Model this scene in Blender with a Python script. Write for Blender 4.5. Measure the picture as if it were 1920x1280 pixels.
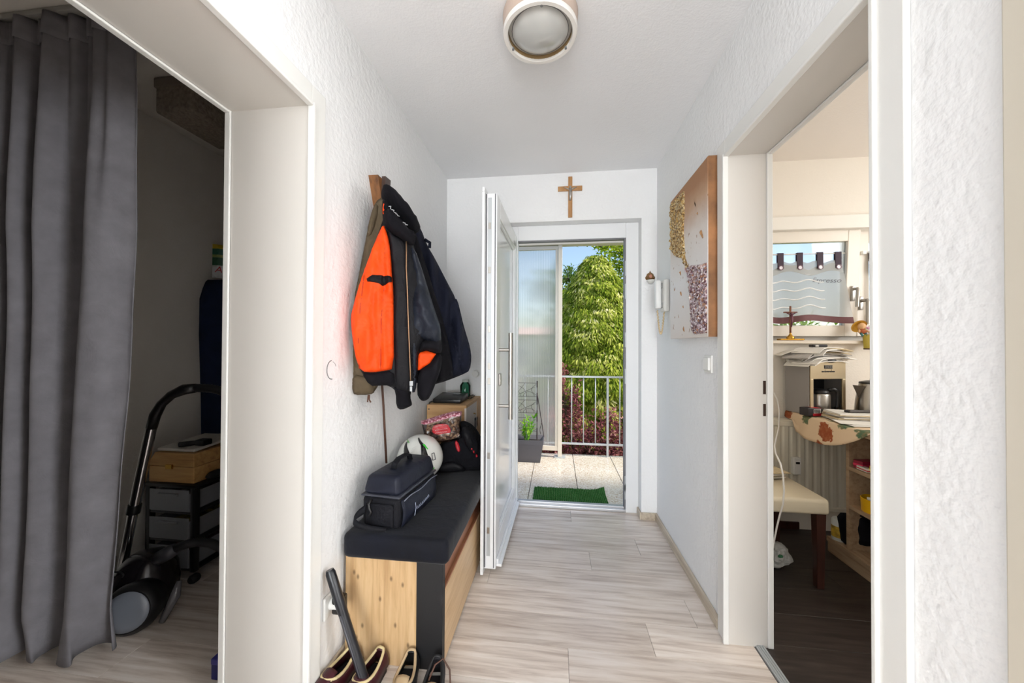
import bpy, bmesh, math, random
from mathutils import Vector, Matrix, noise, geometry
import numpy as np
random.seed(7)
SC = bpy.context.scene
for o in list(bpy.data.objects): bpy.data.objects.remove(o)
COL = SC.collection

# ------------------------------------------------------------------ camera
F, YAW, PITCH, ROLL, CZ = 669.85, .1222, .0099, .0046, 1.2325
_c, _s = math.cos(YAW), math.sin(YAW)
_r, _f0, _z = Vector((_c, _s, 0)), Vector((-_s, _c, 0)), Vector((0, 0, 1))
FW = _f0*math.cos(PITCH) + _z*math.sin(PITCH)
_u0 = _z*math.cos(PITCH) - _f0*math.sin(PITCH)
RT = _r*math.cos(ROLL) + _u0*math.sin(ROLL)
UP = -_r*math.sin(ROLL) + _u0*math.cos(ROLL)
CAM = Vector((0, 0, CZ))
cd = bpy.data.cameras.new('camera'); cd.sensor_width = 36; cd.lens = F/1920*36
cd.clip_start = .02; cd.clip_end = 300
cam = bpy.data.objects.new('camera', cd); COL.objects.link(cam)
cam.matrix_world = Matrix(((RT.x, UP.x, -FW.x, CAM.x), (RT.y, UP.y, -FW.y, CAM.y), (RT.z, UP.z, -FW.z, CAM.z), (0, 0, 0, 1)))
SC.camera = cam

# ------------------------------------------------------------------ world, sun, added fill lamps, exposure
SUNPOS = Vector((.66, -.13, .72)).normalized()
w = bpy.data.worlds.new('sky'); SC.world = w; w.use_nodes = True
nt = w.node_tree; nt.nodes.clear()
sky = nt.nodes.new('ShaderNodeTexSky'); sky.sky_type = 'NISHITA'; sky.sun_disc = False
sky.sun_elevation = math.asin(SUNPOS.z); sky.sun_rotation = math.atan2(SUNPOS.x, SUNPOS.y)
sky.altitude = 200; sky.air_density = 1.0; sky.dust_density = 1.9; sky.ozone_density = 1.0
bg = nt.nodes.new('ShaderNodeBackground'); bg.inputs['Strength'].default_value = .113
ow = nt.nodes.new('ShaderNodeOutputWorld')
nt.links.new(sky.outputs[0], bg.inputs[0]); nt.links.new(bg.outputs[0], ow.inputs[0])

def lamp(name, kind, loc, target, energy, color=(1, 1, 1), size=None, size_y=None):
    l = bpy.data.lights.new(name, kind); l.energy = energy; l.color = color
    if kind == 'AREA':
        l.shape = 'RECTANGLE'; l.size = size; l.size_y = size_y
    o = bpy.data.objects.new(name, l); COL.objects.link(o); o.location = loc
    d = Vector(target) - Vector(loc)
    o.rotation_euler = d.to_track_quat('-Z', 'Y').to_euler()
    return o
sun = lamp('sun', 'SUN', SUNPOS*20, (0, 0, 0), 1.95, (1, .94, .84)); sun.data.angle = .10
lamp('fill_rear_hall', 'AREA', (-.02, -3.45, 1.45), (-.02, 2, 1.42), 43, (.95, .98, 1), 1.3, 1.7)  # added area light, fills the hall from behind the camera
lamp('fill_kitchen', 'AREA', (3.05, 1.55, 1.65), (1.0, 1.75, 1.2), 16, (1, .99, .97), 1.4, 1.2)  # added area light out of view, brightens the kitchen from the right
lamp('fill_side_room', 'AREA', (3.0, -.1, 1.5), (-.8, .6, 1.3), 65, (.95, .98, 1), 1.3, 1.8)  # added area light in the unseen side room, spills through the open doorway
SC.view_settings.view_transform = 'Standard'; SC.view_settings.look = 'None'
SC.view_settings.gamma = 1; SC.view_settings.use_curve_mapping = False
SC.view_settings.exposure = 1.15

# ------------------------------------------------------------------ projection helpers
def ray(u, v): return FW + RT*((u-960)/F) + UP*((640-v)/F)
def at(u, v, X=None, Y=None, Z=None):
    d = ray(u, v)
    t = X/d.x if X is not None else Y/d.y if Y is not None else (Z-CZ)/d.z
    return CAM + d*t
class Frame:
    """vertical plane through A facing n; local (a, b, c) = along, up, towards the viewer"""
    def __init__(s, A, n):
        s.A = Vector(A); s.n = Vector(n).normalized(); s.u = Vector((-s.n.y, s.n.x, 0)).normalized(); s.v = s.n.cross(s.u)
    def px(s, u, v):
        d = ray(u, v); t = (s.A-CAM).dot(s.n)/d.dot(s.n); p = CAM + d*t - s.A
        return (p.dot(s.u), p.dot(s.v))
    def pts(s, L): return [s.px(*q) for q in L]
    def w(s, a, b, c=0): return s.A + s.u*a + s.v*b + s.n*c

# ------------------------------------------------------------------ materials
def lin(c):
    c = [x/255 for x in c]
    return tuple(x/12.92 if x <= .04045 else ((x+.055)/1.055)**2.4 for x in c) + (1,)
MATS = {}
class NT:
    def __init__(s, name):
        s.m = bpy.data.materials.new(name); s.m.use_nodes = True; s.t = s.m.node_tree; s.t.nodes.clear()
        s.out = s.n('ShaderNodeOutputMaterial'); MATS[name] = s.m
    def n(s, t, **k):
        x = s.t.nodes.new(t)
        for a, b in k.items(): setattr(x, a, b)
        return x
    def l(s, a, b): s.t.links.new(a, b)
    def coord(s, scale=(1, 1, 1), rand=False, which='Object'):
        tc = s.n('ShaderNodeTexCoord'); mp = s.n('ShaderNodeMapping'); mp.inputs['Scale'].default_value = scale
        src = tc.outputs[which]
        if rand:
            oi = s.n('ShaderNodeObjectInfo'); mu = s.n('ShaderNodeMath', operation='MULTIPLY'); mu.inputs[1].default_value = 37.0
            s.l(oi.outputs['Random'], mu.inputs[0]); ad = s.n('ShaderNodeVectorMath', operation='ADD')
            s.l(src, ad.inputs[0]); s.l(mu.outputs[0], ad.inputs[1]); src = ad.outputs[0]
        s.l(src, mp.inputs[0]); return mp.outputs[0]
    def noise(s, vec, scale, detail=3, rough=.55, dist=0):
        x = s.n('ShaderNodeTexNoise'); x.inputs['Scale'].default_value = scale; x.inputs['Detail'].default_value = detail
        x.inputs['Roughness'].default_value = rough; x.inputs['Distortion'].default_value = dist
        s.l(vec, x.inputs['Vector']); return x.outputs['Fac']
    def ramp(s, fac, stops):
        r = s.n('ShaderNodeValToRGB'); e = r.color_ramp.elements
        while len(e) < len(stops): e.new(.5)
        for i, (p, c) in enumerate(stops): e[i].position = p; e[i].color = lin(c)
        s.l(fac, r.inputs[0]); return r.outputs[0]
    def mix(s, fac, a, b, mode='MIX'):
        x = s.n('ShaderNodeMix', data_type='RGBA', blend_type=mode)
        for i, v in ((0, fac), (6, a), (7, b)):
            if hasattr(v, 'is_output'): s.l(v, x.inputs[i])
            elif i == 0: x.inputs[0].default_value = v
            else: x.inputs[i].default_value = lin(v)
        return x.outputs[2]
    def bump(s, h, strength, dist=.002):
        b = s.n('ShaderNodeBump'); b.inputs['Strength'].default_value = strength; b.inputs['Distance'].default_value = dist
        s.l(h, b.inputs['Height']); return b.outputs[0]
    def pbr(s, color=None, rough=.5, metal=0, spec=.5, bump=None, sheen=0, coat=0, trans=0, alpha=1, ior=1.5):
        p = s.n('ShaderNodeBsdfPrincipled')
        if hasattr(color, 'is_output'): s.l(color, p.inputs['Base Color'])
        elif color is not None: p.inputs['Base Color'].default_value = lin(color)
        if hasattr(rough, 'is_output'): s.l(rough, p.inputs['Roughness'])
        else: p.inputs['Roughness'].default_value = rough
        p.inputs['Metallic'].default_value = metal; p.inputs['Specular IOR Level'].default_value = spec
        p.inputs['Sheen Weight'].default_value = sheen; p.inputs['Coat Weight'].default_value = coat
        p.inputs['Transmission Weight'].default_value = trans; p.inputs['Alpha'].default_value = alpha; p.inputs['IOR'].default_value = ior
        if bump is not None: s.l(bump, p.inputs['Normal'])
        s.l(p.outputs[0], s.out.inputs[0]); return p
def plain(name, color, rough=.5, metal=0, spec=.5, var=0, vscale=8, bump=0, bscale=60, bdist=.002, **k):
    if name in MATS: return MATS[name]
    t = NT(name); v = t.coord()
    c = color
    if var:
        d = tuple(max(0, x*(1-var)) for x in color); e = tuple(min(255, x*(1+var)) for x in color)
        c = t.ramp(t.noise(v, vscale, 4), [(.3, d), (.7, e)])
    b = t.bump(t.noise(v, bscale, 3), bump, bdist) if bump else None
    t.pbr(c, rough, metal, spec, b, **k); return t.m

def plaster(name, color, scale=62, strength=.6, dist=.005):
    t = NT(name); v = t.coord()
    n1 = t.noise(v, scale, 2, .5); n2 = t.noise(v, scale*.35, 2)
    m = t.n('ShaderNodeMath', operation='ADD'); t.l(n1, m.inputs[0]); t.l(n2, m.inputs[1])
    c = t.ramp(t.noise(v, 1.3, 3), [(.3, tuple(x*.985 for x in color)), (.7, color)])
    t.pbr(c, .75, 0, .25, t.bump(m.outputs[0], strength, dist)); return t.m
M_wall = plaster('wall_plaster', (247, 247, 247))
M_ceil = plaster('ceiling_plaster', (249, 249, 250), 120, .3, .003)
M_kwall = plaster('kitchen_plaster', (243, 236, 225), 90, .25)
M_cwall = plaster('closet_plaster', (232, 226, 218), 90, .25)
M_white = plain('white_lacquer', (238, 237, 233), .28, spec=.5)
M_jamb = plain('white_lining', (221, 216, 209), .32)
M_pvc = plain('white_upvc', (242, 243, 244), .22)
M_beige = plain('beige_lacquer', (214, 206, 190), .4)

def wood(name, c1, c2, c3, along=0, rough=.45, scale=5, stretch=9, rand=True, knots=False, coat=0, bump=.12):
    t = NT(name); sc = [stretch, stretch, stretch]; sc[along] = 1.0
    v = t.coord(tuple(sc), rand); n = t.noise(v, scale, 6, .6, .25)
    col = t.ramp(n, [(.28, c1), (.5, c2), (.72, c3)])
    v2 = t.coord((1, 1, 1), rand); big = t.noise(v2, 2.2, 2)
    col = t.mix(t.ramp(big, [(.35, (0, 0, 0)), (.75, (120, 120, 120))]), col, c1)
    if knots:
        kv = t.coord((11, 1, 6)); sp = t.n('ShaderNodeSeparateXYZ'); cm = t.n('ShaderNodeCombineXYZ'); t.l(kv, sp.inputs[0]); t.l(sp.outputs[0], cm.inputs[0]); t.l(sp.outputs[2], cm.inputs[1])
        vo = t.n('ShaderNodeTexVoronoi'); vo.voronoi_dimensions = '2D'; vo.inputs['Scale'].default_value = 1.25; t.l(cm.outputs[0], vo.inputs['Vector'])
        col = t.mix(t.ramp(vo.outputs['Distance'], [(.03, (215, 215, 215)), (.10, (0, 0, 0))]), col, (78, 52, 30))
    if rand:
        oi = t.n('ShaderNodeObjectInfo'); hsv = t.n('ShaderNodeHueSaturation'); mr = t.n('ShaderNodeMapRange')
        mr.inputs['To Min'].default_value = .9; mr.inputs['To Max'].default_value = 1.08
        t.l(oi.outputs['Random'], mr.inputs['Value']); t.l(mr.outputs[0], hsv.inputs['Value']); t.l(col, hsv.inputs['Color']); col = hsv.outputs[0]
    t.pbr(col, rough, 0, .5, t.bump(n, bump, .001), coat=coat); return t.m
M_floor = wood('vinyl_oak', (182, 164, 151), (224, 211, 199), (243, 234, 226), 0, .20, 2.6, 15, True)
M_kfloor = wood('dark_laminate', (36, 30, 28), (54, 46, 43), (72, 62, 57), 0, .38, 4, 12, True)
M_base = wood('baseboard_oak', (168, 152, 134), (200, 186, 166), (214, 202, 184), 1, .45, 4, 14, False)
M_oak = wood('knotty_oak', (188, 150, 105), (212, 176, 130), (224, 192, 148), 2, .5, 4, 13, False, True)
M_oakf = wood('oak_front', (196, 160, 118), (216, 184, 142), (226, 198, 160), 1, .45, 4, 13, False)
M_brown = wood('red_brown_wood', (120, 76, 50), (150, 98, 68), (166, 114, 82), 1, .4, 4, 12, False)
M_beech = wood('beech', (188, 142, 92), (205, 160, 108), (214, 172, 122), 0, .5, 4, 10, False)
M_pine = wood('pine', (160, 116, 64), (196, 150, 92), (208, 166, 108), 0, .55, 4, 10, False)
M_dkwood = wood('dark_walnut', (44, 22, 16), (62, 32, 24), (76, 42, 32), 2, .35, 5, 12, False)
M_rackwood = wood('rack_wood', (90, 56, 30), (134, 88, 48), (150, 102, 60), 2, .4, 5, 10, False)
M_shelf = wood('shelf_oak', (150, 122, 96), (178, 150, 120), (190, 164, 134), 1, .5, 4, 12, False)
M_crosswood = wood('cross_wood', (160, 110, 62), (186, 138, 88), (198, 152, 104), 2, .5, 6, 10, False)
M_black = plain('matte_black', (24, 24, 26), .55)
M_blackpl = plain('black_plastic', (20, 20, 22), .35)
M_gloss = plain('gloss_black', (16, 14, 18), .12, coat=.5)
M_chrome = plain('chrome', (205, 205, 208), .14, 1)
M_steel = plain('brushed_steel', (176, 172, 166), .30, 1, bump=.05, bscale=200)
M_steelwarm = plain('brushed_steel_panel', (206, 188, 156), .34, .85)
M_galv = plain('galvanised_steel', (190, 194, 196), .45, .35)
M_brass = plain('brass', (196, 150, 66), .25, 1)
M_cream = plain('cream_leather', (232, 220, 194), .42, bump=.08, bscale=220)
M_radi = plain('radiator_enamel', (228, 222, 206), .35)
M_paper = plain('paper', (236, 232, 224), .7, var=.03)
M_paper2 = plain('paper_grey', (190, 186, 182), .7, var=.08, vscale=30)
M_paper3 = plain('paper_beige', (214, 196, 160), .7, var=.06, vscale=30)
M_red = plain('red_print', (178, 26, 38), .45)
M_yellow = plain('yellow_plastic', (236, 182, 24), .4)
M_darkgrey = plain('dark_grey_plastic', (84, 84, 90), .45)
M_mid = plain('mid_grey', (128, 128, 128), .45)
def fabric(name, color, rough=.9, bscale=420, bump=.25, var=.08, vscale=14, sheen=.0, dist=.001, crease=.35):
    t = NT(name); v = t.coord()
    c = t.ramp(t.noise(v, vscale, 4), [(.3, tuple(x*(1-var) for x in color)), (.7, tuple(min(255, x*(1+var)) for x in color))])
    cb = t.n('ShaderNodeBump'); cb.inputs['Strength'].default_value = crease; cb.inputs['Distance'].default_value = .02; t.l(t.noise(v, 11, 3, .55, 1.2), cb.inputs['Height'])
    fb = t.n('ShaderNodeBump'); fb.inputs['Strength'].default_value = bump; fb.inputs['Distance'].default_value = dist; t.l(t.noise(v, bscale, 2), fb.inputs['Height']); t.l(cb.outputs[0], fb.inputs['Normal'])
    t.pbr(c, rough, 0, .2, fb.outputs[0], sheen=sheen); return t.m
M_orange = fabric('orange_nylon', (240, 76, 16), .55, 260, .12, .05)
M_blackfab = fabric('black_nylon', (17, 17, 21), .6)
M_navy = fabric('navy_cloth', (15, 19, 34), .8)
M_fleece = fabric('black_fleece', (15, 15, 20), .95, 300, .5)
M_sheen = fabric('satin_black_nylon', (30, 34, 44), .42, 200, .1, .2)
M_rib = fabric('black_rib_knit', (17, 16, 21), .95)
M_olive = fabric('olive_cloth', (92, 80, 62), .8)
M_velvet = fabric('blue_black_velvet', (9, 12, 22), .7, 260, .3, .3, 9, .10, crease=.12)
M_curtain = fabric('grey_curtain_cloth', (124, 122, 127), .9, 300, .2, .05, crease=.15)
M_bagfab = fabric('bag_fabric', (30, 33, 46), .42, 500, .15, crease=.2)
M_bagdk = fabric('bag_dark', (17, 18, 24), .7)
M_bluefab = fabric('blue_cover', (26, 38, 66), .8)
M_leather = plain('brown_leather', (82, 52, 38), .5, bump=.1)
M_burg = plain('burgundy_leather', (66, 22, 32), .45, bump=.15, bscale=120)
M_tan = plain('tan_suede', (196, 170, 134), .85, bump=.2, bscale=300)
M_lining = plain('pale_lining', (214, 196, 150), .8)
def glassy(name, color=(255, 255, 255), amount=.12, rough=.02, tint=1):
    t = NT(name); tr = t.n('ShaderNodeBsdfTransparent'); tr.inputs[0].default_value = lin(color)
    gl = t.n('ShaderNodeBsdfGlossy'); gl.inputs['Roughness'].default_value = rough
    fr = t.n('ShaderNodeFresnel'); fr.inputs[0].default_value = 1.45
    mx = t.n('ShaderNodeMixShader'); t.l(fr.outputs[0], mx.inputs[0]); t.l(tr.outputs[0], mx.inputs[1]); t.l(gl.outputs[0], mx.inputs[2])
    t.l(mx.outputs[0], t.out.inputs[0]); return t.m
M_glass = glassy('window_glass')
M_film = glassy('clear_film', (232, 228, 232), rough=.08)
M_bottle = glassy('green_bottle_glass', (150, 210, 190))

# ------------------------------------------------------------------ mesh builder
class MB:
    def __init__(s): s.v = []; s.f = []
    def add(s, verts, faces):
        k = len(s.v); s.v += [Vector(p) for p in verts]; s.f += [tuple(i+k for i in f) for f in faces]; return s
    def box(s, x0, x1, y0, y1, z0, z1, bev=0, seg=2):
        if bev <= 0:
            return s.add([(x, y, z) for x in (x0, x1) for y in (y0, y1) for z in (z0, z1)],
                         [(0, 1, 3, 2), (4, 6, 7, 5), (0, 4, 5, 1), (2, 3, 7, 6), (0, 2, 6, 4), (1, 5, 7, 3)])
        bm = bmesh.new(); bmesh.ops.create_cube(bm, size=1)
        for v in bm.verts: v.co = Vector(((x0+x1)/2+v.co.x*(x1-x0), (y0+y1)/2+v.co.y*(y1-y0), (z0+z1)/2+v.co.z*(z1-z0)))
        bmesh.ops.bevel(bm, geom=bm.edges[:], offset=bev, segments=seg, affect='EDGES', profile=.5)
        bm.verts.index_update(); s.add([v.co.copy() for v in bm.verts], [[v.index for v in f.verts] for f in bm.faces]); bm.free(); return s
    def tube(s, pts, r, n=8, cap=True, flat=None):
        pts = [Vector(p) for p in pts]; R = r if isinstance(r, (list, tuple)) else [r]*len(pts)
        k = len(s.v); ref = None
        for i, p in enumerate(pts):
            d = (pts[min(i+1, len(pts)-1)] - pts[max(i-1, 0)]).normalized()
            if ref is None: ref = Vector((0, 0, 1)) if abs(d.z) < .9 else Vector((1, 0, 0))
            a = (ref - d*ref.dot(d)).normalized(); b = d.cross(a); ref = a
            for j in range(n):
                t = 2*math.pi*j/n; fl = flat if flat else 1
                s.v.append(p + (a*math.cos(t) + b*math.sin(t)*fl)*R[i])
        for i in range(len(pts)-1):
            for j in range(n):
                s.f.append((k+i*n+j, k+i*n+(j+1) % n, k+(i+1)*n+(j+1) % n, k+(i+1)*n+j))
        if cap:
            s.f.append(tuple(k+j for j in reversed(range(n)))); s.f.append(tuple(k+(len(pts)-1)*n+j for j in range(n)))
        return s
    def lathe(s, prof, n=32, origin=(0, 0, 0), mat=None, close=False):
        k = len(s.v); o = Vector(origin); m = len(prof)
        for j in range(n):
            t = 2*math.pi*j/n
            for (r, z) in prof:
                p = Vector((r*math.cos(t), r*math.sin(t), z))
                if mat is not None: p = mat @ p
                s.v.append(o+p)
        for j in range(n):
            for i in range(m if close else m-1):
                i2 = (i+1) % m
                s.f.append((k+j*m+i, k+((j+1) % n)*m+i, k+((j+1) % n)*m+i2, k+j*m+i2))
        return s
    def prism(s, poly, fn, d0, d1):
        """poly of (a,b); fn(a,b,c)->point; thickness from c=d0 to c=d1"""
        n = len(poly); k = len(s.v)
        s.v += [Vector(fn(a, b, d0)) for a, b in poly] + [Vector(fn(a, b, d1)) for a, b in poly]
        s.f.append(tuple(k+i for i in reversed(range(n)))); s.f.append(tuple(k+n+i for i in range(n)))
        for i in range(n): s.f.append((k+i, k+(i+1) % n, k+n+(i+1) % n, k+n+i))
        return s
    def grid(s, nu, nv, fn):
        k = len(s.v)
        for i in range(nu+1):
            for j in range(nv+1): s.v.append(Vector(fn(i/nu, j/nv)))
        for i in range(nu):
            for j in range(nv):
                a = k+i*(nv+1)+j; s.f.append((a, a+nv+1, a+nv+2, a+1))
        return s
    def ell(s, c, r, n=16, m=10, M=None):
        c = Vector(c); k = len(s.v)
        for i in range(m+1):
            ph = math.pi*i/m
            for j in range(n):
                t = 2*math.pi*j/n; p = Vector((r[0]*math.sin(ph)*math.cos(t), r[1]*math.sin(ph)*math.sin(t), -r[2]*math.cos(ph)))
                s.v.append(c + (M @ p if M else p))
        for i in range(m):
            for j in range(n): s.f.append((k+i*n+j, k+i*n+(j+1) % n, k+(i+1)*n+(j+1) % n, k+(i+1)*n+j))
        return s
    def build(s, name, mat, parent=None, smooth=False, solid=0, subsurf=0, auto=None, local=False):
        me = bpy.data.meshes.new(name)
        off = Matrix.Identity(4)
        if parent is not None and not local: off = ROOTM[parent.name].inverted()
        me.from_pydata([(off @ v)[:] for v in s.v], [], s.f); me.update()
        bm = bmesh.new(); bm.from_mesh(me); bmesh.ops.remove_doubles(bm, verts=bm.verts, dist=1e-6)
        bmesh.ops.recalc_face_normals(bm, faces=bm.faces); bm.to_mesh(me); bm.free()
        if smooth:
            for p in me.polygons: p.use_smooth = True
        if mat: me.materials.append(mat)
        o = bpy.data.objects.new(name, me); COL.objects.link(o)
        if parent is not None: o.parent = parent; ROOTM[o.name] = ROOTM[parent.name].copy()
        else: ROOTM[o.name] = Matrix.Identity(4)
        if smooth and auto:
            o.modifiers.new('es', 'EDGE_SPLIT').split_angle = math.radians(auto)
        if solid: md = o.modifiers.new('so', 'SOLIDIFY'); md.thickness = solid; md.offset = 0
        if subsurf: md = o.modifiers.new('ss', 'SUBSURF'); md.levels = subsurf; md.render_levels = subsurf
        return o
ROOTM = {}
def tag(o, label, cat, group=None):
    o['label'] = label; o['category'] = cat
    if group: o['group'] = group
    return o
def thing(name, label, cat, loc=(0, 0, 0), rotz=0, group=None):
    o = bpy.data.objects.new(name, None); COL.objects.link(o); o.empty_display_size = .05
    o.location = loc; o.rotation_euler = (0, 0, rotz)
    ROOTM[o.name] = Matrix.Translation(Vector(loc)) @ Matrix.Rotation(rotz, 4, 'Z')
    return tag(o, label, cat, group)
def struct(o): o['kind'] = 'structure'; return o
def sroot(name, loc=(0, 0, 0)):
    o = bpy.data.objects.new(name, None); COL.objects.link(o); o.empty_display_size = .05; o.location = loc
    ROOTM[o.name] = Matrix.Translation(Vector(loc)); return struct(o)

# ---------- inflated outline: a closed, thick, wrinkled cloth-like body
def dens(poly, step):
    out = []
    for i in range(len(poly)):
        a = Vector(poly[i]); b = Vector(poly[(i+1) % len(poly)]); n = max(1, int((b-a).length/step))
        out += [(a + (b-a)*k/n) for k in range(n)]
    return out
def smoothpoly(poly, it=1):
    for _ in range(it):
        o = []
        for i in range(len(poly)):
            a = Vector(poly[i]); b = Vector(poly[(i+1) % len(poly)]); o += [tuple(a*.75+b*.25), tuple(a*.25+b*.75)]
        poly = o
    return poly
def pdist(P, poly):
    A = np.array([tuple(p) for p in poly]); B = np.roll(A, -1, 0); P = np.atleast_2d(np.array(P, float)); D = B-A
    L = (D**2).sum(1)+1e-12; t = np.clip(((P[:, None, :]-A)*D).sum(2)/L, 0, 1)
    return np.sqrt((((A+D*t[..., None])-P[:, None, :])**2).sum(2)).min(1)
def pin(P, poly):
    P = np.atleast_2d(np.array(P, float)); c = np.zeros(len(P), bool); n = len(poly)
    for i in range(n):
        x1, y1 = poly[i][:2]; x2, y2 = poly[(i+1) % n][:2]
        m = ((y1 > P[:, 1]) != (y2 > P[:, 1])) & (P[:, 0] < (x2-x1)*(P[:, 1]-y1)/((y2-y1) or 1e-12)+x1); c ^= m
    return c
def tri(poly, step):
    bd = dens(poly, step); n = len(bd)
    xs = [p.x for p in bd]; ys = [p.y for p in bd]; g = []; y = min(ys); k = 0
    while y < max(ys):
        x = min(xs) + (step/2 if k % 2 else 0)
        while x < max(xs): g.append((x, y)); x += step
        y += step*.87; k += 1
    if g:
        g = np.array(g); g = g[pin(g, bd)]
        if len(g): g = g[pdist(g, bd) > step*.55]
    pts = [Vector((p.x, p.y)) for p in bd] + [Vector((a, b)) for a, b in g]
    r = geometry.delaunay_2d_cdt(pts, [(i, (i+1) % n) for i in range(n)], [], 1, 1e-7)
    return [tuple(p) for p in r[0]], [tuple(f) for f in r[2]]
class Puff:
    def __init__(s, fr, poly, front=.05, back=.05, R=.06, wr=None, step=.014, base=None, off=0):
        s.fr, s.poly, s.front, s.back, s.R, s.wr, s.step, s.base, s.off = fr, [tuple(p) for p in poly], front, back, R, wr, step, base, off
    def h(s, P):
        P = np.atleast_2d(np.array(P, float)); d = np.clip(pdist(P, s.poly)/s.R, 0, 1); pr = np.sqrt(np.clip(1-(1-d)**2, 0, 1))
        z = s.front*pr
        if s.wr is not None: z = z + np.array([s.wr(a, b) for a, b in P])*pr
        if s.base is not None: z = z + s.base.h(P) + s.off
        return z
    def mb(s, m=None):
        m = m or MB(); v, f = tri(s.poly, s.step); P = np.array(v); d = np.clip(pdist(P, s.poly)/s.R, 0, 1); pr = np.sqrt(np.clip(1-(1-d)**2, 0, 1))
        top = s.h(P); low = (s.base.h(P)-.004 if s.base is not None else 0) - s.back*pr
        k = len(m.v); n = len(v)
        m.v += [s.fr.w(a, b, c) for (a, b), c in zip(v, top)] + [s.fr.w(a, b, c) for (a, b), c in zip(v, low)]
        m.f += [tuple(k+i for i in q) for q in f] + [tuple(k+n+i for i in reversed(q)) for q in f]
        ed = {}
        for q in f:
            for i in range(len(q)):
                e = (q[i], q[(i+1) % len(q)]); ed[e] = 1
        for (a, b) in ed:
            if (b, a) not in ed: m.f.append((k+a, k+n+a, k+n+b, k+b))
        return m
def wrn(amp, sc=9, seed=0, sx=1, sy=1):
    return lambda a, b: amp*noise.noise(Vector((a*sc*sx+seed, b*sc*sy+seed*1.7, seed)))

def text_mesh(s, size, fn, name, mat, parent, shear=0):
    cu = bpy.data.curves.new('lettering', 'FONT'); cu.body = s; cu.size = size; cu.shear = shear; cu.align_x = 'LEFT'
    o = bpy.data.objects.new('lettering_tmp', cu); COL.objects.link(o)
    bpy.context.view_layer.update(); me = bpy.data.meshes.new_from_object(o.evaluated_get(bpy.context.evaluated_depsgraph_get()))
    m = MB().add([fn(v.co.x, v.co.y) for v in me.vertices], [tuple(p.vertices) for p in me.polygons])
    bpy.data.objects.remove(o); bpy.data.curves.remove(cu); bpy.data.meshes.remove(me)
    return m.build(name, mat, parent)

# ================================================================== THE SETTING
XL, XR, D, H = -.8306, .7128, 2.644, 2.5
XC, XK = -1.122, .862          # closet-side and kitchen-side faces of the two long walls
YB = -3.6                     # rear end of the hall
LJ0, LJ1, LH = .41, 1.107, 2.04      # left doorway
RJ0, RJ1, RH = .878, 1.589, 2.03      # kitchen doorway
SJ0, SJ1 = -.19, .584                  # side door on the right, near the camera
# --- floors: planks are real pieces
def planks(root, x0, x1, y0, y1, ref, wd, length, mat, fixed={}, seed=1, top=0):
    rnd = random.Random(seed); k0 = math.floor((y0-ref)/wd); k1 = math.ceil((y1-ref)/wd); cache = {}
    for k in range(k0, k1):
        a = max(y0, ref+k*wd); b = min(y1, ref+(k+1)*wd)
        if b-a < .01: continue
        j = fixed.get(k, rnd.uniform(0, length)+x0)
        while j > x0: j -= length
        x = j
        while x < x1:
            p, q = max(x, x0), min(x+length, x1); x += length
            if q-p < .02: continue
            key = (round(q-p, 3), round(b-a, 3))
            if key not in cache:
                hx, hy = (q-p)/2-.0006, (b-a)/2-.0006; e = .0007
                m = MB().add([(-hx, -hy, -.012), (hx, -hy, -.012), (hx, hy, -.012), (-hx, hy, -.012), (-hx, -hy, -e), (hx, -hy, -e), (hx, hy, -e), (-hx, hy, -e),
                              (-hx+e, -hy+e, 0), (hx-e, -hy+e, 0), (hx-e, hy-e, 0), (-hx+e, hy-e, 0)],
                             [(0, 1, 5, 4), (1, 2, 6, 5), (2, 3, 7, 6), (3, 0, 4, 7), (4, 5, 9, 8), (5, 6, 10, 9), (6, 7, 11, 10), (7, 4, 8, 11), (8, 9, 10, 11)])
                o = m.build('floor_plank', mat, root, local=True); cache[key] = o.data
            else:
                o = bpy.data.objects.new('floor_plank', cache[key]); COL.objects.link(o); o.parent = root
            o.location = ((p+q)/2, (a+b)/2, top)
fl = struct(MB().box(-2.35, XK-.05, YB, 2.74, -.10, -.0125).build('floor', plain('screed', (60, 56, 52), .8)))
planks(fl, -2.25, XK-.05, YB, 2.735, 1.4855, .1756, 1.22, M_floor, {0: .398, -1: .053, 1: .62, 2: -.35, 3: .2, 4: .5}, 3)
fk = struct(MB().box(XK-.045, 3.15, .72, D, -.10, -.0125).build('floor_kitchen', plain('screed', (60, 56, 52), .8)))
planks(fk, XK-.01, 3.1, .75, D, 1.42, .19, 1.3, M_kfloor, {}, 5)
th = MB().box(XK-.045, XK-.01, RJ0, RJ1+.02, -.012, .006, .003)
for q in (-.037, -.0275, -.018): th.box(XK+q-.0025, XK+q+.0025, RJ0, RJ1+.02, .004, .009)
struct(th.build('trim_1', M_galv))
# --- long walls
m = MB().box(XC, XL, YB, LJ0-.02, 0, H).box(XC, XL, LJ1+.02, D, 0, H).box(XC, XL, LJ0-.02, LJ1+.02, LH+.02, H)
struct(m.build('wall_left', M_wall))
m = MB().box(XR, XK, YB, SJ0-.02, 0, H).box(XR, XK, SJ1+.02, RJ0-.02, 0, H).box(XR, XK, RJ1+.02, D, 0, H)
m.box(XR, XK, RJ0-.02, RJ1+.02, RH+.02, H).box(XR, XK, SJ0-.02, SJ1+.02, RH+.02, H)
wr_ = struct(m.build('wall_right', M_wall))
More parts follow.
